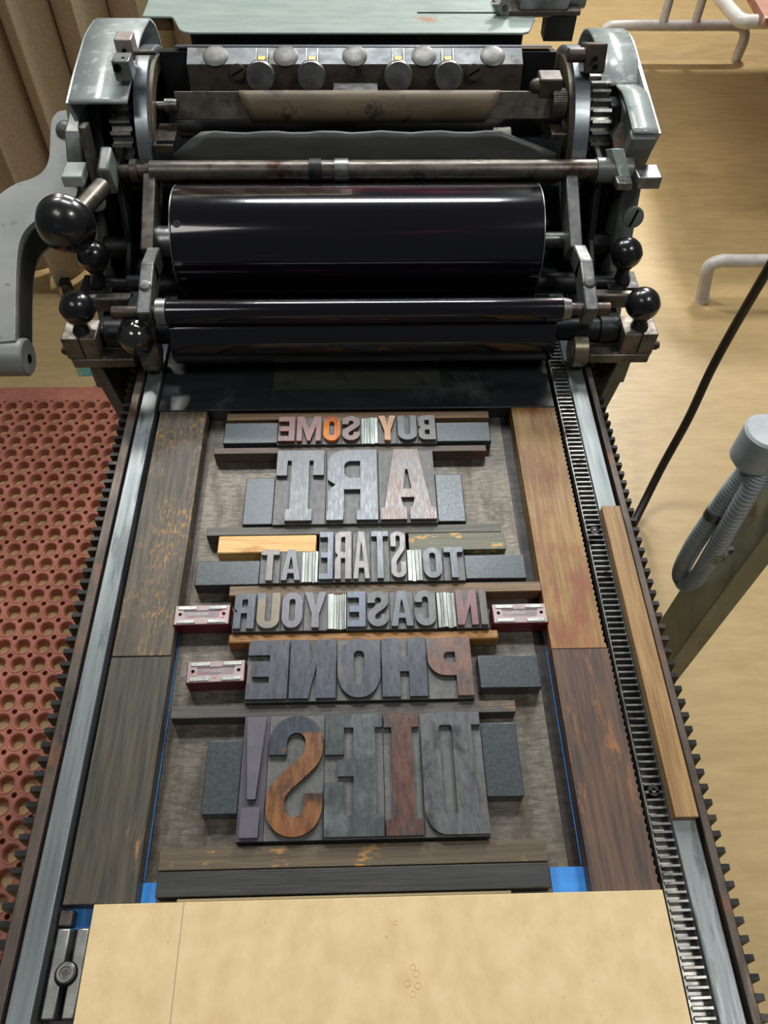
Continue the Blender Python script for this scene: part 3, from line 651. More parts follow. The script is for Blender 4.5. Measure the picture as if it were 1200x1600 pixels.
# crank handle at the far left ---------------------------------------
def crank():
    n = Vector((0, -.26, .965)).normalized(); A0 = Vector((0, .92, .165 + BZ)); TH = .045
    def T(px, py, off=0.):
        r = ray(px, py); p = CPOS + r * ((A0 + n * off - CPOS).dot(n) / r.dot(n)); return Vector((p.x, p.y, p.z - BZ))
    right = spline([(104, 172, 0), (113, 232, 0), (122, 290, 0), (112, 314, 0), (84, 326, 0), (59, 342, 0), (40, 359, 0), (29, 384, 0), (25, 430, 0), (24, 490, 0), (24, 532, 0)], 4)
    left = spline([(-16, 536, 0), (-30, 480, 0), (-42, 400, 0), (-30, 335, 0), (0, 303, 0), (24, 287, 0), (48, 279, 0), (66, 268, 0), (76, 248, 0), (78, 215, 0), (80, 188, 0), (90, 174, 0)], 4)
    out = [T(p.x, p.y) for p in right + left]
    bm = new(); v1 = [bm.verts.new(p) for p in out]; v2 = [bm.verts.new(p - n * TH) for p in out]
    bm.faces.new(v1); bm.faces.new(v2[::-1])
    for i in range(len(out)): bm.faces.new((v1[i], v1[(i + 1) % len(out)], v2[(i + 1) % len(out)], v2[i]))
    bmesh.ops.triangulate(bm, faces=[f for f in bm.faces if len(f.verts) > 4])
    k = part('crank_handle', bm, HAND, bevel=.005, seg=4, smooth=40)
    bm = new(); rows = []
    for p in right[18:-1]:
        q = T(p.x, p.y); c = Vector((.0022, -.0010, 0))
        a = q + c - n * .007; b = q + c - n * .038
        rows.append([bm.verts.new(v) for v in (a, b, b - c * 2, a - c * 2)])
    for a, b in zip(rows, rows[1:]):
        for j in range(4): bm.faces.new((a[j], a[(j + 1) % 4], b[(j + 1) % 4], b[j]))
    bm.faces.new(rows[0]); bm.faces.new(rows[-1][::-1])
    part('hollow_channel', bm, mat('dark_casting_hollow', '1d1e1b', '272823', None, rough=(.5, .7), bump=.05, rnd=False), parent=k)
    c = T(26, 541) - n * .021
    bm = new(); lathe(bm, c + Vector((.004, 0, 0)), (-1, 0, 0), [(0, 0), (0, .0180), (.002, .0200), (.046, .0200), (.05, .017), (.05, 0)], 40); part('boss', bm, HAND, parent=k)
    bm = new(); lathe(bm, c + Vector((.0044, 0, -.002)), (-1, 0, 0), [(0, .0), (0, .005), (.001, .005), (.001, 0)], 16); part('boss_hole', bm, HOLE, parent=k)
    c = T(94, 200, .002); bm = new(); ball(bm, c + Vector((.006, 0, -.004)), .012, n); part('rivet', bm, GREEND, parent=k)
    bm = new(); cyl(bm, (-.335, .945, .13), (c.x - .005, .945, .13), .02, 24); part('shaft', bm, DARK, parent=k)
crank()

# feed board behind the cylinder
bm = new(); zt = .190
def PB(px, py): return P(px, py, zt)
x0_ = PB(285, 50)[0]; yb = 1.0905; yn = 1.139
pts = [(-.2265 + .010, yb), (.2266 - .012, yb), (.2266 - .004, yb + .004), (.2266, yb + .013), (.232, yb + .03), (.236, yn - .008), (.236, 1.75), (-.2875, 1.75), (-.2875, yn), (-.250, yn), (-.246, yn - .004), (-.2335, yb + .010), (-.2265, yb + .003)]
prismz(bm, pts, zt - .003, zt); fb = part('feed_board', bm, BOARDG, bevel=.001)
bm = new(); box(bm, -.222, .218, 1.105, 1.60, .10, zt - .004); part('board_apron', bm, BLACK, bevel=.002)
bm = new(); prismx(bm, [(1.139, zt - .003), (1.17, zt - .003), (1.17, zt - .030)], -.2865, -.255); part('board_tongue', bm, BLACK); bm = new(); prismx(bm, [(1.148, zt - .003), (1.18, zt - .003), (1.175, zt - .035), (1.150, zt - .035)], .256, .296); part('board_tongue', bm, BLACK)
a = P(652, 20, zt); b = P(782, 20, zt); bm = new(); box(bm, a[0], b[0] + .02, a[1] - .002, a[1] + .002, zt - .0005, zt + .0004); part('guide_slot', bm, HOLE, parent=fb)
bm = new(); prismz(bm, [(.185, yn + .002), (.298, yn + .002), (.300, yn + .012), (.292, yn + .055), (.185, yn + .055)], zt + .0002, zt + .006); sg = part('side_guide', bm, GRIP, parent=fb, bevel=.001)
a = P(812, 27, zt + .02); bm = new(); v = [Q(810, 28, 1.145), Q(858, 28, 1.145), Q(888, 15, 1.145), Q(896, -8, 1.145), Q(812, -8, 1.145)]
prismy = [bm.verts.new(p) for p in v]; pv2 = [bm.verts.new(p + Vector((0, .05, 0))) for p in v]
bm.faces.new(prismy); bm.faces.new(pv2[::-1])
for i in range(5): bm.faces.new((prismy[i], prismy[(i + 1) % 5], pv2[(i + 1) % 5], pv2[i]))
part('guide_housing', bm, STEEL, parent=fb, bevel=.002)
q = Q(900, 2, 1.16); bm = new(); cyl(bm, (q.x - .008, 1.17, q.z), (q.x + .014, 1.17, q.z), .012, 24, ch=.001); part('guide_knob', bm, GREEND, parent=fb)
bm = new(); v = [Q(768, 7, 1.14), Q(781, 24, 1.14), Q(795, 27, 1.14), Q(797, 0, 1.14), Q(783, -10, 1.14), Q(783, 7, 1.14)]
A_ = [bm.verts.new(p) for p in v]; B_ = [bm.verts.new(p + Vector((0, .006, 0))) for p in v]
bm.faces.new(A_); bm.faces.new(B_[::-1])
for i in range(6): bm.faces.new((A_[i], A_[(i + 1) % 6], B_[(i + 1) % 6], B_[i]))
part('guide_finger', bm, STEEL, parent=fb)
q = Q(789, 14, 1.139); bm = new(); lathe(bm, q, (0, -1, 0), [(0, 0), (0, .004), (.002, .0035), (.002, 0)], 16); part('guide_screw', bm, GRIP, parent=fb)

# ------------------------------------------------------------------ the forme on the bed
def W_(z): return BZ + z
def slab(name, x0, x1, y0, y1, z0, z1, m, label, cat, group=None, bevel=.0006, pts=None, seg=2):
    cx, cy = (x0 + x1) / 2, (y0 + y1) / 2
    bm = new()
    if pts: prismz(bm, [(x - cx, y - cy) for x, y in pts], 0, z1 - z0)
    else: box(bm, x0 - cx, x1 - cx, y0 - cy, y1 - cy, 0, z1 - z0)
    o = obj(name, bm, m, None, (cx, cy, W_(z0)), bevel=bevel, seg=seg)
    return tag(o, label, cat, group)
EPS = .0003
slab('steel_plate', -.1690, .1510, .1035, .5860, EPS, .0012, PLATE, 'thin stained steel plate lying under the wooden letters', 'metal plate', bevel=.0002)
BT = .0014     # what the forme stands on

def wood(name, c1, c2, c3=None, ax='x', pthr=(.58, .66), ps=(60, 12, 30), rough=(.38, .55), bump=.18, metal=0., cl=None):
    s = (14, 260, 120) if ax == 'x' else (260, 14, 120)
    if ax == 'x': ps = (ps[1], ps[0], ps[2])
    return mat(name, c1, c2, c3, scale=s, pscale=ps, pthr=pthr, rough=rough, bump=bump, metal=metal, spec=.3, cl=cl)
WL1 = wood('dark_oiled_wood_worn_gold', '3d382f', '5a5245', '9c7234', 'y', (.52, .60), (420, 130, 60), cl=((26, 15, 20), .48, .66))
WL2 = wood('dark_green_grey_wood', '2e2f2b', '4b453a', '94683a', 'y', (.52, .60), (300, 40, 30), cl=((24, 12, 20), .56, .70))
WR1 = wood('orange_amber_wood', '72562f', '957647', '7b4934', 'y', (.50, .66), (40, 16, 20))
WR2 = wood('brown_black_stained_wood', '3c322e', '5e483a', '8f6238', 'y', (.50, .62), (200, 40, 20), cl=((30, 8, 20), .52, .68))
slab('wood_furniture', -.2225, -.1715, .2958, .5862, EPS, .016, WL1, 'dark long wooden block with gold worn patches, upper one along the left rail', 'wood block')
slab('wood_furniture', -.2225, -.1705, .1010, .2950, EPS, .016, WL2, 'dark greenish wooden block along the left rail, the lower one nearer the tan board', 'wood block')
def jag(x0, x1, y0, y1, pitch=.00595, amp=.0013):
    pts = [(x0, y0), (x1, y0)]; y = y0 + pitch
    while y < y1 - pitch * .4:
        pts += [(x1, y - pitch * .35), (x1 - amp, y - pitch * .15), (x1 - amp, y + pitch * .1)]; y += pitch
    return pts + [(x1, y1), (x0, y1)]
slab('wood_furniture', .1622, .2112, .2958, .5862, EPS, .016, WR1, 'orange-brown wooden block with red stains, upper one along the right rack', 'wood block', pts=jag(.1622, .2112, .2958, .5862), bevel=0)
slab('wood_furniture', .1622, .2128, .1010, .2950, EPS, .016, WR2, 'dark brown stained wooden block along the right rack, nearer the tan board', 'wood block', pts=jag(.1622, .2128, .1010, .2950), bevel=0)
slab('wood_strip', .2312, .2492, .1478, .4405, .0203, .0300, wood('tan_strip_wood', '775a3a', '977a50', '5f4430', 'y', (.55, .72), (30, 8, 20)), 'long narrow tan wooden strip lying on top of the right bed rail', 'wood strip')
# painter's tape
slab('blue_tape', -.1704, -.1698, .118, .33, .0004, .0008, TAPE, 'thin blue tape edge running along the left wooden blocks', 'tape', bevel=0)
slab('blue_tape', .1609, .1616, .122, .33, .0004, .0008, TAPE, 'thin blue tape edge running along the right wooden blocks', 'tape', bevel=0)
slab('blue_tape', .1362, .1620, .1000, .1207, .0014, .0020, TAPE, 'bright blue tape patch at the lower right corner above the tan board', 'tape', bevel=0)
slab('blue_tape', -.1703, -.1590, .1000, .1170, .0014, .0020, TAPE, 'bright blue tape patch between left wooden block and black bottom block', 'tape', bevel=0)
slab('blue_tape', -.2235, -.2000, .0870, .1006, .0004, .0009, TAPE, 'darker blue tape patch above the steel bar with the square socket bolt', 'tape', bevel=0)
# strips and furniture around the type
SG = 'wooden strips between the lines of type'
slab('wood_strip', -.1490, .1362, .5722, .5822, BT, .016, wood('brown_strip', '5f4a34', '7a5c3c', '3f352b'), 'brown wooden strip behind the top line of small letters', 'wood strip', SG)
slab('wood_strip', -.1580, .1285, .5247, .5329, BT, .016, wood('grey_brown_strip', '4e443a', '65564a', '7a4a2c', 'x', (.55, .7)), 'dark wooden strip between the first line and the large ART line', 'wood strip', SG)
slab('wood_strip', -.1545, .1323, .4212, .4308, BT, .016, wood('slate_strip', '4a4a44', '5c5a52', '37332e'), 'grey wooden strip directly below the large ART line', 'wood strip', SG)
slab('wood_strip', -.1265, .1620, .3542, .3645, BT, .016, wood('worn_brown_strip', '5a4c3c', '7a6248', '454038', 'x', (.55, .68)), 'long worn brown wooden strip between third and fourth lines', 'wood strip', SG)
slab('wood_strip', -.1227, .1168, .3065, .3153, BT, .016, wood('orange_brown_strip', '80562e', 'a27640', '5a3c26'), 'orange brown wooden strip above the PHONE line with rounded right end', 'wood strip', SG, bevel=.0015)
slab('wood_strip', -.1640, .1237, .2385, .2490, BT, .016, wood('dark_grey_strip', '3c3a36', '4d4a44', '7a5a38', 'x', (.62, .7)), 'dark grey wooden strip between the PHONE and DIES lines', 'wood strip', SG)
slab('wood_block', -.1420, -.0478, .4007, .4205, BT, .0165, wood('pale_maple', 'c79a5c', 'd9b276', 'b28348'), 'pale maple block behind the small AT letters', 'wood block', bevel=.0012)
slab('wood_block', .0412, .1345, .4007, .4205, BT, .0165, wood('green_painted_chipped', '5a5c4c', '6a6a58', 'b8904e', 'x', (.56, .60), (90, 40, 60)), 'grey-green painted wooden block with chipped tan spots behind the small TO letters', 'wood block')
slab('wood_furniture', -.1576, .1335, .1222, .1382, BT, .0160, wood('gold_streak_dark_wood', '453d32', '5a4e3c', 'a87a3c', 'x', (.52, .60), (260, 60, 30), cl=((60, 18, 20), .54, .64)), 'dark wooden bar with gold streaks directly below the DIES line', 'wood block')
slab('wood_furniture', -.1568, .1326, .1043, .1216, BT, .0160, wood('charcoal_wood', '282929', '363635', '5a4c3a', 'x', (.60, .75)), 'charcoal stained wooden bar at the bottom of the type, nearest the tan board', 'wood block')
slab('wood_strip', -.1410, .1030, .1012, .1035, .0005, .0145, wood('thin_olive_lath', '7d7458', '97896a', None), 'thin olive lath squeezed between charcoal bar and tan board', 'wood strip')

# ---- glyph outlines (right-reading; mirrored when cut)
def A_arc(cx, cy, rx, ry, a0, a1, n=10):
    return [(cx + rx * math.cos(math.radians(a0 + (a1 - a0) * i / n)), cy + ry * math.sin(math.radians(a0 + (a1 - a0) * i / n))) for i in range(n + 1)]
def rr(x0, y0, x1, y1, r, corners=(1, 1, 1, 1), ry=None, n=8):   # bl br tr tl
    ry = ry or r; o = []
    for (cx, cy, a0, f) in ((x0, y0, 180, corners[0]), (x1, y0, 270, corners[1]), (x1, y1, 0, corners[2]), (x0, y1, 90, corners[3])):
        if not f: o.append((cx, cy)); continue
        ox = cx + (r if cx == x0 else -r); oy = cy + (ry if cy == y0 else -ry)
        o += A_arc(ox, oy, r, ry, a0, a0 + 90, n)
    return o
def stroke(c, w):
    c = [Vector((x, y)) for x, y in c]; L_, R_ = [], []
    for i, p in enumerate(c):
        t = (c[min(i + 1, len(c) - 1)] - c[max(i - 1, 0)]).normalized(); n_ = Vector((-t.y, t.x))
        L_.append(tuple(p + n_ * w / 2)); R_.append(tuple(p - n_ * w / 2))
    return L_ + R_[::-1]
def glyph(ch, w, h, s, t, slab_=False):
    e = t if not slab_ else t * 1.0
    if ch == 'E':
        if slab_:
            return [[(u * w, v * h) for u, v in [(0, 0), (1, 0), (1, .425), (.67, .425), (.67, .16), (.51, .16), (.51, .47), (.78, .47), (.78, .61), (.51, .61), (.51, .88), (.67, .88), (.67, .65), (1, .65), (1, 1), (0, 1), (0, .88), (.13, .88), (.13, .16), (0, .16)]]]
        return [[(0, 0), (w, 0), (w, t), (s, t), (s, .5 * h - t / 2), (w * .88, .5 * h - t / 2), (w * .88, .5 * h + t / 2), (s, .5 * h + t / 2), (s, h - t), (w, h - t), (w, h), (0, h)]]
    if ch == 'T':
        c = w / 2
        if slab_: return [[(c - s * .72, 0), (c + s * .72, 0), (c + s * .72, t), (c + s * .5, t), (c + s * .5, h - t), (c + s * .72, h - t), (c + s * .72, h * .63), (w, h * .63), (w, h), (0, h), (0, h * .63), (c - s * .72, h * .63), (c - s * .72, h - t), (c - s * .5, h - t), (c - s * .5, t), (c - s * .72, t)]]
        return [[(c - s / 2, 0), (c + s / 2, 0), (c + s / 2, h - t), (w, h - t), (w, h), (0, h), (0, h - t), (c - s / 2, h - t)]]
    if ch == 'H': return [[(0, 0), (s, 0), (s, .42 * h), (w - s, .42 * h), (w - s, 0), (w, 0), (w, h), (w - s, h), (w - s, .42 * h + t), (s, .42 * h + t), (s, h), (0, h)]]
    if ch == 'I':
        if slab_:
            k = (w - s) / 2
            return [[(0, 0), (w, 0), (w, t), (w - k, t), (w - k, h - t), (w, h - t), (w, h), (0, h), (0, h - t), (k, h - t), (k, t), (0, t)]]
        return [[(0, 0), (w, 0), (w, h), (0, h)]]
    if ch == 'N': return [[(0, 0), (s, 0), (s, .58 * h), (w - s, 0), (w, 0), (w, h), (w - s, h), (w - s, .42 * h), (s, h), (0, h)]]
    if ch == 'M': return [[(0, 0), (s * .8, 0), (s * .8, .62 * h), (w / 2 - s * .22, 0), (w / 2 + s * .22, 0), (w - s * .8, .62 * h), (w - s * .8, 0), (w, 0), (w, h), (w - s * 1.05, h), (w / 2, .48 * h), (s * 1.05, h), (0, h)]]
    if ch == 'Y':
        c = w / 2; return [[(c - s / 2, 0), (c + s / 2, 0), (c + s / 2, .38 * h), (w, h), (w - s * 1.02, h), (c, .60 * h), (s * 1.02, h), (0, h), (c - s / 2, .38 * h)]]
    if ch == 'A':
        c = w / 2
        if slab_:
            f = s * .42; foot = t * .95
            return [[(0, 0), (w * .47, 0), (w * .47, foot), (w * .41, foot * 1.2), (w * .38, .30 * h), (w * .62, .30 * h), (w * .59, foot * 1.2), (w * .53, foot), (w * .53, 0), (w, 0), (w, foot), (w * .92, foot * 1.1), (w * .73, h), (w * .27, h), (w * .08, foot * 1.1), (0, foot)],
                    [(c - w * .075, .42 * h), (c + w * .075, .42 * h), (c + .001, .70 * h), (c - .001, .70 * h)]]
        k = s * .98
        return [[(0, 0), (k, 0), (k * 1.18, .22 * h), (w - k * 1.18, .22 * h), (w - k, 0), (w, 0), (c + s * .62, h), (c - s * .62, h)], [(c - (w / 2 - k) * .62, .36 * h), (c + (w / 2 - k) * .62, .36 * h), (c + w * .015, .74 * h), (c - w * .015, .74 * h)]]
    if ch == 'O': return [rr(0, 0, w, h, w * .46, ry=min(w * .62, h * .42)), rr(s, t * 1.05, w - s, h - t * 1.05, (w - 2 * s) * .46)]
    if ch == 'U': 
        r = w * .46; q = (w - 2 * s) * .47
        return [A_arc(r, r, r, r, 180, 270) + A_arc(w - r, r, r, r, 270, 360) + [(w, h), (w - s, h)] + A_arc(w - s - q, t + q, q, q, 0, -90, 8) + A_arc(s + q, t + q, q, q, 270, 180, 8) + [(s, h), (0, h)]]
    if ch in 'SC':
        r = (w - s) / 2; x0, x1 = s / 2, w - s / 2; c = w / 2; y1 = h - t / 2 - r; y0 = t / 2 + r
        if ch == 'C': pts = [(x1, .66 * h)] + A_arc(c, y1, r, r, 0, 180, 16) + A_arc(c, y0, r, r, 180, 360, 16) + [(x1, .34 * h)]
        else:
            mid = []
            for i in range(1, 14):
                u = i / 14; k = u * u * (3 - 2 * u); mid.append((x0 + (x1 - x0) * k, (.70 + (.30 - .70) * u) * h if y1 > .70 * h and y0 < .3 * h else y1 + (y0 - y1) * u))
            pts = [(x1, .66 * h)] + A_arc(c, y1, r, r, 0, 180, 16) + mid + A_arc(c, y0, r, r, 0, -180, 16) + [(x0, .34 * h)]
        return [stroke(pts, s)]
    if ch == 'P':
        r = w * .40; yb = .34 * h
        return [[(0, 0), (s, 0), (s, yb), (w - r, yb)] + A_arc(w - r, yb + r, r, r, 270, 360) + A_arc(w - r, h - r, r, r, 0, 90) + [(0, h)], rr(s, .56 * h, w - s * 1.0, h - t, (w - 2 * s) * .4, (0, 1, 1, 0))]
    if ch in 'RB':
        r = w * .36; yn_ = .50 * h; q = (w - 2 * s) * .40
        out = [(0, 0)]
        if ch == 'R':
            k = t * .75 if slab_ else 0
            if slab_: out = [(0, 0), (s * 1.22, 0), (s * 1.22, k), (s, k), (s, .42 * h), (w - s * 1.0, .42 * h), (w - s * 1.0, k), (w - s * .96, 0), (w, 0), (w, k), (w - s * .08, k), (w - s * .08, .40 * h)]
            else: out = [(0, 0), (s, 0), (s, .43 * h), (w - s, .43 * h), (w - s * 1.0, 0), (w, 0), (w - s * .05, .40 * h)]
            out += [(w - s * .5, yn_ * .98)]
        else:
            out = [(0, 0), (w - r, 0)] + A_arc(w - r, r, r, r, 270, 360) + [(w, .42 * h), (w - s * .35, yn_)]
        out += [(w - s * .05, yn_ + .06 * h)] + A_arc(w - r - s * .03, h - r, r, r, 0, 90)
        out += [(0, h)]
        if slab_: out += [(0, h - k), (s * .0, h - k)]
        holes = [rr(s, yn_ + t * .5, w - s * 1.02, h - t, q, (0, 1, 1, 0))]
        if ch == 'B': holes.append(rr(s, t, w - s * 1.0, yn_ - t * .5, q, (0, 1, 1, 0)))
        return [out] + holes
    if ch == 'D':
        r = w * .34
        o = [(0, 0), (w - r, 0)] + A_arc(w - r, r * 1.25, r, r * 1.25, 270, 360) + A_arc(w - r, h - r * 1.25, r, r * 1.25, 0, 90) + [(0, h), (0, .885 * h), (.15 * w, .885 * h), (.15 * w, .155 * h), (0, .155 * h)]
        return [o, rr(.48 * w, .155 * h, .69 * w, .885 * h, w * .03)]
    if ch == '!':
        return [[(w * .30, .30 * h), (w * .70, .30 * h), (w * .98, h), (w * .02, h)], [(.08 * w, 0), (.95 * w, 0), (.95 * w, .235 * h), (.08 * w, .235 * h)]]
FZ_ = .0233
def loops_mesh(loops, th):
    cu = bpy.data.curves.new('g', 'CURVE'); cu.dimensions = '2D'; cu.fill_mode = 'BOTH'; cu.extrude = th / 2 - .00012; cu.bevel_depth = .00012; cu.bevel_resolution = 0; cu.offset = -.00012
    for lp in loops:
        sp = cu.splines.new('POLY'); sp.points.add(len(lp) - 1)
        for i, (x, y) in enumerate(lp): sp.points[i].co = (x, y, 0, 1)
        sp.use_cyclic_u = True
    o = bpy.data.objects.new('g', cu); COL.objects.link(o)
    me = bpy.data.meshes.new_from_object(o, depsgraph=bpy.context.evaluated_depsgraph_get()); bpy.data.objects.remove(o)
    return me
def face_mat(key, c1, c2, c3=None, pthr=(.50, .66), ps=22, metal=.0, rough=(.24, .38), streak=True):
    return mat('type_face_' + key, c1, c2, c3, scale=(200, 45, 60) if streak else (40, 40, 40), pscale=(ps * 1.6, ps * 1.3, ps), cl=None, pthr=pthr, rough=rough, metal=metal, bump=.05)
BODY = mat('type_body_dark', '1c1a18', '272420', '4a3a2c', scale=(120, 30, 60), pthr=(.6, .7), rough=(.4, .55), bump=.1)
BODYG = mat('type_body_grey', '414240', '525350', '2a2925', scale=(120, 60, 60), pthr=(.58, .7), rough=(.38, .5), bump=.12)
def letter(ch, px0, px1, pyb, ytop, ybot, s, t, fm, label, slab_=False, mx=.03, my=.03, body=BODYG, group=None, gx=None, sym=None):
    x0 = P(px0, pyb, FZ_)[0] + .00012; x1 = P(px1, pyb, FZ_)[0] - .00012
    w = x1 - x0; h = ytop - ybot; bm = new(); sh = .0190
    box(bm, -w / 2, w / 2, -h / 2, h / 2, 0, sh - BT)
    root = obj('type_block', bm, body, None, ((x0 + x1) / 2, (ytop + ybot) / 2, W_(BT)), bevel=.0003)
    tag(root, label, 'letterpress letter', group)
    gx0, gx1 = gx or (mx, mx)
    gw = w * (1 - gx0 - gx1); gh = h * (1 - 2 * my)
    loops = glyph(ch, gw, gh, gw * s, gh * t if t < 1 else t, slab_)
    off = w / 2 - w * gx1
    loops = [[(off - x, y - gh / 2) for x, y in lp] for lp in loops]     # cut in mirror image
    th = FZ_ - sh
    me = loops_mesh(loops, th)
    for v in me.vertices: v.co.z += sh - BT + th / 2
    link('printing_face', me, fm, root)
    return root
ORG = face_mat('orange', 'b4560e', 'dd881e', '94400e', rough=(.12, .2)); REDW = face_mat('red_brown', '6f3827', '844934', '522d22'); BRN = face_mat('brown', '5c3a2a', '6e4a36', '3c2f2c')
AMB = face_mat('amber', 'b07332', 'c48943', '905927'); CHAR = face_mat('charcoal', '3c3e40', '4b4e50', '57493e', (.6, .75)); CHAR2 = face_mat('warm_charcoal', '48433e', '58524a', '6a4c3a', (.58, .7))
STB = face_mat('steel_blue', '424a51', '4f5860', '5a6067', (.55, .7)); STG = face_mat('steel_grey', '414547', '4f5456', '36322c', (.6, .72))
COP = face_mat('copper_patina', '514b46', '625d58', '664026', (.44, .58), ps=30); LAV = face_mat('lavender_grey', '5c5b63', '6b6970', '786560', (.56, .7)); BLG = face_mat('blue_grey', '48515e', '556075', '676c7a', (.55, .7))
PNK = face_mat('pinkish_grey', '6c625f', '7b726e', '5e5256', (.5, .66)); SILV = face_mat('silver_wood', '6c6865', '797572', '605752', (.5, .66)); ROSE = face_mat('rose_wood', '623d3d', '6f4b49', '523b3d', (.55, .7))
SLT = face_mat('slate', '454a52', '555b64', '3a3c44', (.5, .66)); OLV = face_mat('olive_tan', '716753', '80755b', '5a5e67', (.55, .68)); PUR = face_mat('purple_black', '33343d', '44454f', '56504e', (.58, .7))
NVY = face_mat('navy_black', '2f343c', '3c424c', '4a4a52', (.55, .68)); PHP = face_mat('copper_phone', '5c4236', '705244', '3f3a3c', (.5, .66)); MAR = face_mat('maroon', '432f2a', '5c4036', '393536', (.55, .7))
SW = face_mat('amber_over_navy', '553620', '7a5230', '33261f', (.56, .66), ps=30)
def stain_top(m, c, y0, y1):      # dark ink stain that covers the head of this letter, ragged edge
    nt = m.node_tree; N = nt.nodes; L = nt.links; b = N['Principled BSDF']; src = b.inputs['Base Color'].links[0].from_socket
    tc = N.new('ShaderNodeTexCoord'); sp = N.new('ShaderNodeSeparateXYZ'); L.new(tc.outputs['Object'], sp.inputs[0])
    nz = N.new('ShaderNodeTexNoise'); nz.inputs['Scale'].default_value = 90; nz.inputs['Detail'].default_value = 5; L.new(tc.outputs['Object'], nz.inputs['Vector'])
    a = N.new('ShaderNodeMath'); a.operation = 'MULTIPLY_ADD'; a.inputs[1].default_value = .05; L.new(nz.outputs[0], a.inputs[0]); L.new(sp.outputs[1], a.inputs[2])
    x = N.new('ShaderNodeMath'); x.operation = 'MULTIPLY_ADD'; x.inputs[1].default_value = -.9; L.new(sp.outputs[0], x.inputs[0]); L.new(a.outputs[0], x.inputs[2])
    r = N.new('ShaderNodeMapRange'); r.inputs[1].default_value = y0; r.inputs[2].default_value = y1; L.new(x.outputs[0], r.inputs[0])
    mx = N.new('ShaderNodeMix'); mx.data_type = 'RGBA'; L.new(r.outputs[0], mx.inputs[0]); L.new(src, mx.inputs[6]); mx.inputs[7].default_value = lin(c); L.new(mx.outputs[2], b.inputs['Base Color'])
stain_top(SW, '30333c', .044, .050)
GRN = face_mat('green_black', '34393a', '424849', '62686a', (.50, .72)); GRY = face_mat('graphite', '46484a', '5b5d5e', '323234', (.48, .60)); MAU = face_mat('mauve_plastic', '4a4650', '524e58', None, rough=(.35, .42), streak=False)

# line 1: BUY SOME (mirrored)
G1 = 'small wooden letters of the first line'; yb1, yt1 = .5337, .5716
L1 = [('E', 432, 461, REDW, 'brown small letter E with dark counters, far left of the top line'), ('M', 461, 503, REDW, 'striped red-brown small letter M between E and bright orange O'),
      ('O', 503, 533, ORG, 'glossy bright orange small letter O in the top line'), ('S', 533, 564, BRN, 'dull brown-pink small letter S right of the orange O'),
      ('Y', 591, 621, AMB, 'amber orange small letter Y in the top line'), ('U', 621, 654, CHAR, 'charcoal small letter U right of the amber Y'), ('B', 654, 683.5, CHAR2, 'dark brown-grey small letter B, far right of the top line')]
for ch, a, b, m_, lb in L1: letter(ch, a, b, 690, yt1, yb1, .36 if ch not in 'MY' else (.27 if ch == 'M' else .36), .20, m_, lb, mx=.04, my=.045, group=None)
# line 2: ART
letter('T', 424.5, 507.5, 814, .5240, .4310, .38, .155, STG, 'large slab-serif grey wooden letter T, leftmost of the ART line', True, mx=.02, my=.02, gx=(.02, .04))
letter('R', 507.5, 593, 814, .5240, .4310, .34, .17, STB, 'large slab-serif blue-grey wooden letter R in the middle of the ART line', True, mx=.02, my=.02)
letter('A', 593, 685.5, 814, .5240, .4310, .4, .16, COP, 'large slab-serif letter A with copper patches, rightmost of the ART line', True, gx=(.02, .02), my=.02)
# line 3: TO STARE AT
for ch, a, b, m_, lb, tall in [('T', 403.5, 436, PNK, 'small pinkish letter T at the left end of the third line', 0), ('A', 436, 470.5, LAV, 'small lavender-grey letter A beside the left lead spacers of the third line', 0),
      ('E', 496.5, 521, BLG, 'tall narrow blue-grey letter E, leftmost of the STARE word', 1), ('R', 521, 550.5, PNK, 'tall narrow pinkish letter R second in STARE', 1), ('A', 550.5, 579.5, SILV, 'tall narrow pale letter A in the middle of STARE', 1),
      ('T', 579.5, 610.5, STB, 'tall narrow slate-blue letter T in STARE', 1), ('S', 610.5, 637.5, SILV, 'tall narrow silvery letter S, rightmost of STARE', 1),
      ('O', 661, 695, SLT, 'small slate letter O right of the lead spacers in the third line', 0), ('T', 695, 729.5, SLT, 'small slate letter T at the right end of the third line', 0)]:
    letter(ch, a, b, 906, .4203 if tall else .4002, .3650, {'T': .36, 'A': .30, 'E': .40, 'R': .37, 'S': .36, 'O': .35}[ch], .115 if tall else .17, m_, lb, mx=.05, my=.025)
# line 4: IN CASE YOUR
for ch, a, b, m_, lb in [('R', 361, 397.5, SLT, 'slate letter R beside the upper left red magnet'), ('U', 397.5, 437, OLV, 'olive-tan letter U in YOUR'), ('O', 437, 473, LAV, 'lavender-grey letter O in YOUR'), ('Y', 473, 511, LAV, 'grey streaked letter Y in YOUR'),
      ('E', 541, 573, BLG, 'blue-grey letter E at the left of CASE'), ('S', 573, 610, GRY, 'graphite letter S in CASE'), ('A', 610, 648.5, STB, 'slate-blue letter A in CASE'), ('C', 648.5, 685, GRY, 'graphite letter C at the right of CASE'),
      ('N', 714.5, 751, ROSE, 'rose-red wooden letter N in the fourth line'), ('I', 751, 767, CHAR2, 'narrow dark letter I beside the right red magnet')]:
    letter(ch, a, b, 981, .3538, .3158, {'A': .31, 'N': .32, 'Y': .34, 'I': .8}.get(ch, .36), .18, m_, lb, mx=.04 if ch != 'I' else .15, my=.03)
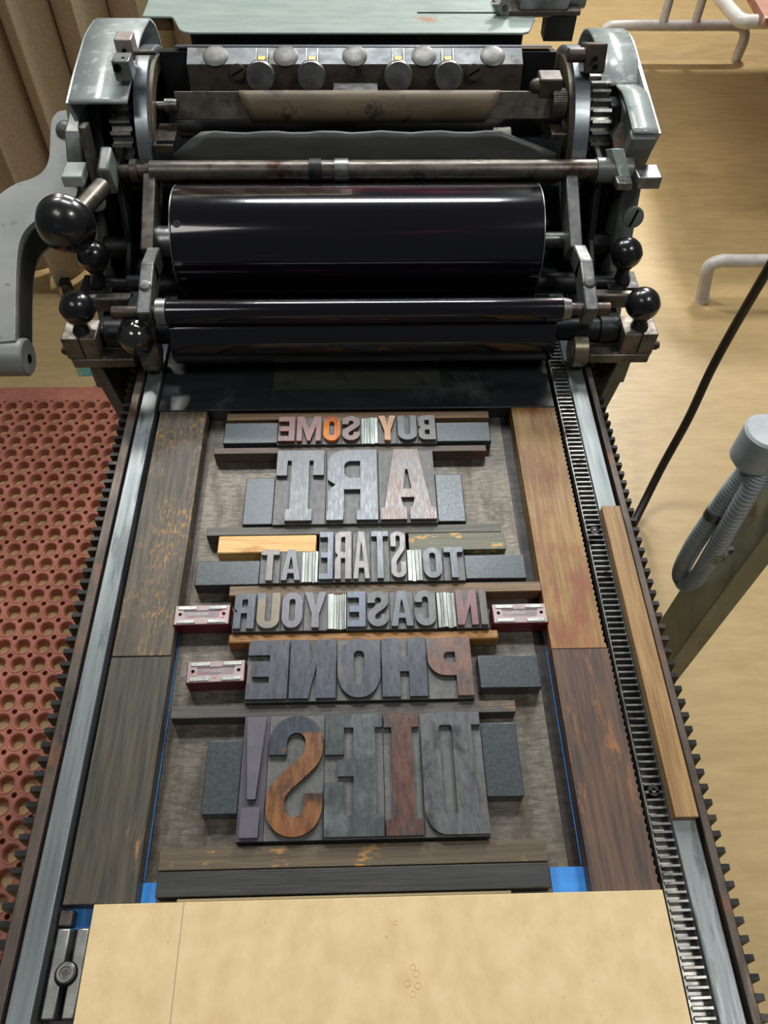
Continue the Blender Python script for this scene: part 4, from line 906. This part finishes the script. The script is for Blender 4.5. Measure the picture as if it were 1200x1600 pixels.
# line 5: PHONE
for ch, a, b, m_, lb in [('E', 381, 449, PUR, 'wide purple-black letter E, leftmost of the PHONE line'), ('N', 449, 525.5, NVY, 'wide navy-black letter N in the PHONE line'), ('O', 525.5, 597, PUR, 'wide rounded dark letter O in the PHONE line'), ('H', 597, 671, NVY, 'wide scratched dark letter H in the PHONE line'), ('P', 671, 744, PHP, 'wide copper-brown letter P, rightmost of the PHONE line')]:
    letter(ch, a, b, 1092, .3060, .2500, {'N': .42, 'H': .40, 'O': .38, 'P': .37, 'E': .46}[ch], .26 if ch != 'O' else .20, m_, lb, mx=.015, my=.02)
# line 6: DIES!
letter('!', 366, 409.5, 1309, .2378, .1402, .4, .15, MAU, 'mauve exclamation mark block with tapered stroke and square dot', mx=.10, my=.02, body=mat('mauve_body', '34313a', '3d3a43', None, rough=(.4, .5), bump=.03))
letter('S', 409.5, 504, 1309, .2378, .1402, .33, .155, SW, 'large amber-brown letter S with dark navy upper end', mx=.02, my=.015)
letter('E', 504, 602.5, 1309, .2378, .1402, .48, .145, GRN, 'large slab-serif green-black letter E in the bottom line', True, mx=.01, my=.01)
letter('I', 602.5, 665, 1309, .2378, .1402, .58, .125, MAR, 'large slab-serif maroon letter I in the bottom line', True, mx=.02, my=.01)
letter('D', 665, 769, 1309, .2378, .1402, .40, .125, GRY, 'large graphite letter D, rightmost of the bottom line', True, mx=.01, my=.01)

# lead spacers: each strip is a thing
def spacers(px0, px1, pyb, y0, y1, ws, bright, where):
    x0 = P(px0, pyb, .0195)[0]; x1 = P(px1, pyb, .0195)[0]; tot = sum(ws); x = x0
    for i, w in enumerate(ws):
        ww = (x1 - x0) * w / tot; dh = random.uniform(-.0006, .0006)
        slab('lead_spacer', x + .00008, x + ww - .00008, y0 + random.uniform(0, .0012), y1 - random.uniform(0, .0012), BT, .0193 + dh, LEAD if bright[i] else LEADD,
             'thin metal spacing strip ' + where, 'lead spacer', 'metal spacing strips ' + where, bevel=.0002); x += ww
spacers(564.3, 590.8, 690, .5335, .571, [1.2, .8, 1.2, 1.6, 1.2], [1, 0, 1, 0, 0], 'between the words of the first line')
spacers(470.8, 496.3, 906, .365, .400, [1, 1, 1.3, .8, 1], [0, 1, 1, 1, 0], 'right of the small AT letters')
spacers(637.8, 660.8, 906, .365, .400, [1.2, 1, 1, .7], [0, 0, 1, 1], 'left of the small TO letters')
spacers(511.3, 540.8, 981, .3160, .3530, [2.2, 1, .8, 1.1, .8, .6], [0, 0, 1, 1, 1, 0], 'between YOUR and CASE')
spacers(685.3, 714.3, 981, .3160, .3530, [1.2, .8, 1.2, 1.6, 1], [1, 1, 0, 1, 1], 'between CASE and IN')

# black metal furniture
FG = 'black metal furniture beside the lines of type'
def furn(x0, x1, y0, y1, label, z=.0160): slab('metal_furniture', x0, x1, y0, y1, BT, z, FURN, label, 'spacing block', bevel=.0009, seg=3)
xs = lambda px, py: P(px, py, FZ_)[0]
furn(-.1500, xs(432, 690) - .0003, .5390, .5684, 'black metal block left of the first small line')
furn(xs(683.5, 690) + .0003, .1352, .5384, .5660, 'black metal block right of the first small line')
furn(-.1212, xs(424.5, 814) - .0003, .4337, .4920, 'black metal block left of the large letter T')
furn(xs(685.5, 814) + .0003, .0992, .4342, .4940, 'black metal block right of the large letter A')
furn(-.1595, xs(403.5, 906) - .0003, .3658, .3924, 'long black metal block left of the third line')
furn(xs(729.5, 906) + .0003, .1505, .3683, .3950, 'long black metal block right of the third line')
furn(.0959, .1485, .2600, .2905, 'black metal block right of the copper letter P', .0165)
furn(-.1306, xs(366, 1309) - .0003, .1615, .2197, 'tall black metal block left of the exclamation mark')
furn(xs(769, 1309) + .0003, .1217, .1700, .2298, 'tall black metal block right of the large letter D')

# red magnets
def magnet():
    root = empty('lockup_magnet', (0, 0, 0), '', 'magnet')
    w, d, h = .0500, .0205, .0165
    obj('body', box(new(), -w / 2, w / 2, -d / 2, d / 2, 0, h), REDP, root, bevel=.0012, seg=3)
    tp = obj('top_plate', box(new(), -w / 2 + .0006, w / 2 - .0006, -d / 2 + .0006, d / 2 - .0006, h - .001, h + .0007), REDT, root, bevel=.0006)
    for x in (-.0135, .0135):
        for y in (-.0068, .0068): obj('raised_pad', box(new(), x - .0082, x + .0082, y - .0018, y + .0018, h + .0005, h + .0014), PAD, root, bevel=.0005)
    bm = new(); prismz(bm, rr(-.0155, -.0028, .0155, .0034, .0022), h + .0006, h + .00085); obj('name_recess', bm, mat('recess_grey', '6f6266', '857a7c', '9a3a46', scale=(80, 80, 80), pthr=(.55, .65), pscale=(60, 60, 60), rough=(.35, .5), metal=.3, bump=.05), root)
    bm = new()
    for (a_, b_) in (((-.0163, .0034), (.0163, .0042)), ): box(bm, a_[0], b_[0], a_[1], b_[1], h + .0006, h + .0011)
    obj('recess_edge', bm, mat('recess_edge', '3c3436', None, rough=(.5, .6), bump=0), root)
    for x in (-.0195, .0195):
        bm = new(); lathe(bm, (x, .0006, h + .0006), (0, 0, 1), [(0, 0), (0, .0015), (.0003, .0015), (.0003, 0)], 16); obj('screw_hole', bm, HOLE, root)
    me = textmesh('micromatic', .0046, .0002)
    for v in me.vertices: v.co = Vector((v.co.x * .95 - .0035, v.co.y + .0003, v.co.z + h + .0010))
    link('raised_text', me, PAD, root)
    return root
m0 = magnet()
for i, (x, y, z, rz, lb) in enumerate([(-.1482, .3340, 0, .006, 'red magnet block with worn silver top left of the letter R'), (.1382, .3300, 0, .004, 'red magnet block with greyer top right of the narrow letter I'), (-.1302, .2790, 0, .02, 'red magnet block with readable lettering left of the PHONE line')]):
    o = m0 if i == 0 else copy_tree(m0)
    o.location = (x, y, W_(BT)); o.rotation_euler.z = rz; tag(o, lb, 'magnet')

# tan fibreboard and the locking bar beside it
slab('fibreboard', -.1984, .2127, -.30, .1003, .0018, .0200, MDF, 'large tan fibreboard sheet lying on the near end of the bed', 'board', bevel=.0004)
fbd = bpy.data.objects['fibreboard']
for px, py, r_ in ((645, 1511, .0022), (651, 1521, .0026), (637, 1536, .0024), (653, 1540, .0024), (645, 1553, .0022), (618, 1441, .0018)):
    x, y = P(px, py, .0200); bm = new()
    lathe(bm, (x - fbd.location.x, y - fbd.location.y, .0182), (0, 0, 1), [(-.0002, r_ * .62), (.00018, r_ * .72), (.00022, r_ * .86), (-.0002, r_)], 20)
    obj('dried_droplet', bm, mat('dried_glue', 'b49a68', 'c4ab7a', None, rough=(.2, .3), bump=0), fbd)

lk = empty('locking_quoin', (-.2100, .0585, W_(0)), 'steel locking bar pair with a square socket bolt beside the tan board', 'quoin')
bm = new(); box(bm, -.0122, -.0030, -.0270, .0275, .0003, .0165); obj('jaw', bm, STEEL, lk, bevel=.0012)
bm = new(); box(bm, .0016, .0104, -.0270, .0275, .0003, .0165); obj('jaw', bm, STEEL, lk, bevel=.0012)
bm = new(); lathe(bm, (-.0002, -.0005, .0003), (0, 0, 1), [(0, 0), (0, .0079), (.0168, .0079), (.0168, 0)], 32); obj('recess', bm, HOLE, lk)
bm = new(); lathe(bm, (-.0004, 0, .012), (0, 0, 1), [(0, 0), (0, .0068), (.0058, .0068), (.0070, .0056), (.0070, .0040), (.0062, .0034), (.0062, 0)], 36); obj('bolt', bm, STEEL, lk)
bm = new(); box(bm, -.0022, .0022, -.0022, .0022, .015, .0186, Matrix.Translation((-.0004, 0, 0)) @ Matrix.Rotation(.6, 4, 'Z')); obj('square_socket', bm, mat('rusty_socket', '3c302a', '4c3c34', None, rough=(.5, .6), bump=.05), lk)
slab('guide_stub', -.2245, -.2150, .0880, .0985, .0010, .0120, RUST, 'small rusty block above the steel locking bar', 'metal block', bevel=.001)

# ------------------------------------------------------------------ things around the press
# steel post with flexible conduit
y0 = .50; mid = Q(1103, 960, y0); rt = Q(1140, 960, y0)
r_ = ray(1037, 960); t_ = mid.x / r_.x; lp = CPOS + r_ * t_
dpt = lp.y - y0
cx, cy = (mid.x + rt.x) / 2, y0 + dpt / 2
bm = new(); wdt = rt.x - mid.x
box(bm, -wdt / 2, wdt / 2, -dpt / 2, dpt / 2, .004, 1.35)
po = empty('steel_post', (cx, cy, 0), 'olive-grey painted steel post standing right of the press', 'post')
obj('column', bm, POSTM, po, bevel=.002)
obj('foot_plate', box(new(), -wdt, wdt, -dpt * .8, dpt * .8, 0, .008), POSTM, po, bevel=.001)
sx_ = mid.x
YC = y0 + .028; bx = Q(1206, 668, YC + .02)
bm = new(); lathe(bm, (bx.x + .0, bx.y, W_(bx.z) - .062), (0, 0, 1), [(0, 0), (0, .017), (.012, .0262), (.055, .0262), (.058, .0235), (.058, 0)], 36)
cb = obj('junction_box', bm, COND); tag(cb, 'round grey junction box at the top of the post conduit', 'junction box')
def ribbed(pts, r):
    bm = new(); pts = spline(pts, 40); rs = [r * (1 + .06 * math.sin(i * 2 * PI / 4)) for i in range(len(pts))]; return tube(bm, pts, r, 16, rs)
rc = .0114
def cq(px, py, y): v = Q(px, py, y); return Vector((v.x, v.y, W_(v.z)))
pts = [cq(1204, 715, YC + .01), cq(1175, 760, YC - .0), cq(1140, 820, YC - .005), cq(1112, 868, YC - .005), cq(1090, 902, YC + 0), cq(1071, 912, YC + .012), cq(1064, 893, YC + .025), cq(1084, 852, YC + .02), cq(1115, 806, YC + .02), cq(1150, 757, YC + .02), cq(1178, 722, YC + .02), cq(1190, 706, YC + .02)]
cd = tag(obj('flexible_conduit', ribbed(pts, rc), COND, smooth=70), 'ribbed light grey flexible conduit looping in front of the steel post', 'conduit')
for q, q2, yy in (((1123, 858), (1113, 872), YC - .005), ((1122, 797), (1114, 808), YC + .02)):
    a = cq(*q, yy); b = cq(*q2, yy); d = (b - a).normalized()
    bm = new(); cyl(bm, a, a + d * .014, rc * 1.14, 24)
    box(bm, a.x + .008, a.x + .020, a.y - .002, a.y + .004, a.z - .010, a.z + .0)
    tag(obj('conduit_clamp', bm, STEEL, bevel=.0005), 'metal clamp round the nearer run of grey conduit' if yy < YC else 'metal clamp round the farther run of grey conduit', 'clamp')
bm = new(); box(bm, bx.x, mid.x + .001, bx.y - .012, bx.y + .004, W_(bx.z) - .045, W_(bx.z) - .030)
obj('mounting_arm', bm, STEEL, cb, bevel=.001)
# black hose
a = Vector((P(985, 825, -.87)[0], P(985, 825, -.87)[1], .02))
def fq(px, py, z): p = P(px, py, z); return Vector((p[0], p[1], BZ + z))
hp = [fq(960, 880, -.885), fq(1000, 798, -.86), fq(1035, 728, -.78), fq(1075, 655, -.66), fq(1110, 580, -.54), fq(1145, 515, -.44), fq(1180, 455, -.34), fq(1220, 385, -.24), fq(1290, 250, -.10)]
tag(obj('black_hose', tube(new(), spline(hp, 10), .0098, 14), CORDM, smooth=70), 'thick black rubber cable running down to the floor right of the press', 'cable')
# caster of the curtain stand
c0 = P(106, 452, -.88); cs = empty('stand_caster', (c0[0], c0[1], 0), 'black caster wheel on the floor under the curtain hem', 'caster wheel')
bm = new(); cyl(bm, (-.010, 0, .024), (.010, 0, .024), .024, 28, ch=.004); obj('wheel', bm, CORDM, cs)
bm = new(); cyl(bm, (-.012, 0, .024), (.012, 0, .024), .011, 20); obj('hub', bm, STEEL, cs)
bm = new(); box(bm, -.015, .015, -.010, .014, .047, .053); box(bm, -.015, -.0125, -.006, .006, .02, .05); box(bm, .0125, .015, -.006, .006, .02, .05); obj('fork', bm, DARK, cs)

# white tubular table legs behind
def bench():
    root = empty('folding_table', (1.5, 3.5, 0), 'white tubular steel table end with reddish brown top in the far right corner', 'table')
    o_ = Vector((-1.5, -3.5, 0)); r = .021
    zt = .165
    A = fq(947, 75, -.9); B = fq(1149, 94, -.9)
    yb_ = B.y
    xL, xR = Q(955, 36, yb_).x, Q(1158, 36, yb_).x
    zb = W_(Q(1050, 40, yb_).z)
    p = [Vector((Q(944, 52, yb_).x - .02, yb_, .0)), Vector((Q(944, 52, yb_).x - .01, yb_, zb * .6)), Vector((Q(950, 40, yb_).x, yb_, zb * .93)), Vector((Q(975, 38, yb_).x, yb_, zb)), Vector((Q(1060, 38, yb_).x, yb_, zb)), Vector((Q(1148, 38, yb_).x, yb_, zb)), Vector((Q(1162, 44, yb_).x, yb_, zb * .9)), Vector((Q(1163, 60, yb_).x, yb_, zb * .6)), Vector((Q(1149, 95, yb_).x, yb_, .0))]
    obj('leg_arch', tube(new(), [q + o_ for q in spline(p, 8)], r, 14), WHITE, root, smooth=70)
    for px0, px1 in ((1036, 1052), (1086, 1108)):
        a = Vector((Q(px0, 36, yb_).x, yb_, zb)); b = Vector((Q(px1 + 10, -60, yb_ + .1).x, yb_ + .1, .74)); obj('upright', tube(new(), [a + o_, b + o_], r * .85, 12), WHITE, root, smooth=70)
    a = Vector((Q(1040, 36, yb_).x, yb_, .42)); b = Vector((Q(1100, 36, yb_).x, yb_, .42))
    obj('cross_tube', tube(new(), [a + o_ + Vector((.04, .05, 0)), b + o_ + Vector((.05, .05, 0))], r * .6, 12), WHITE, root, smooth=70)
    # white edge rail and the top
    tz = .62
    c = [fq(1120, -10, tz - .9), fq(1150, 25, tz - .9), fq(1162, 33, tz - .9), fq(1180, 34, tz - .9), fq(1240, 34, tz - .9)]
    obj('edge_rail', tube(new(), [q + o_ for q in spline(c, 8)], .018, 14), WHITE, root, smooth=70)
    e0 = fq(1196, 28, tz + .03 - .9); e1 = fq(1165, -25, tz + .03 - .9); dd = (e1 - e0) * ((3.7 - e0.y) / (e1.y - e0.y)); t0 = [e0 + dd, e0, Vector((2.6, e0.y - .02, 0)), Vector((2.6, 3.7, 0))]
    bm = new(); prismz(bm, [(q.x - 1.5, q.y - 3.5) for q in t0], tz + .005, tz + .03); obj('table_top', bm, TABLEM, root, bevel=.003)
bench()
def foot2():
    A = fq(1096, 470, -.9); yb_ = A.y
    zb = W_(Q(1120, 408, yb_).z)
    p = [A + Vector((0, 0, .0)), Vector((Q(1098, 450, yb_).x, yb_, zb * .45)), Vector((Q(1106, 420, yb_).x, yb_, zb * .85)), Vector((Q(1125, 408, yb_).x, yb_, zb)), Vector((Q(1150, 406, yb_).x, yb_, zb)), Vector((Q(1215, 406, yb_).x, yb_, zb)), Vector((Q(1330, 408, yb_).x, yb_, zb)), Vector((Q(1352, 425, yb_).x, yb_, zb * .8)), Vector((Q(1356, 470, yb_).x, yb_, 0))]
    root = empty('bench_leg_frame', (1.3, yb_, 0), 'white tubular leg arch on the floor at the right beside the black cable', 'bench leg')
    o_ = Vector((-1.3, -yb_, 0))
    obj('leg_arch', tube(new(), [q + o_ for q in spline(p, 8)], .0195, 14), WHITE, root, smooth=70)
    bm = new(); cyl(bm, A + o_, A + o_ + Vector((0, 0, .02)), .0215, 20); obj('foot_cap', bm, WHITE, root)
foot2()
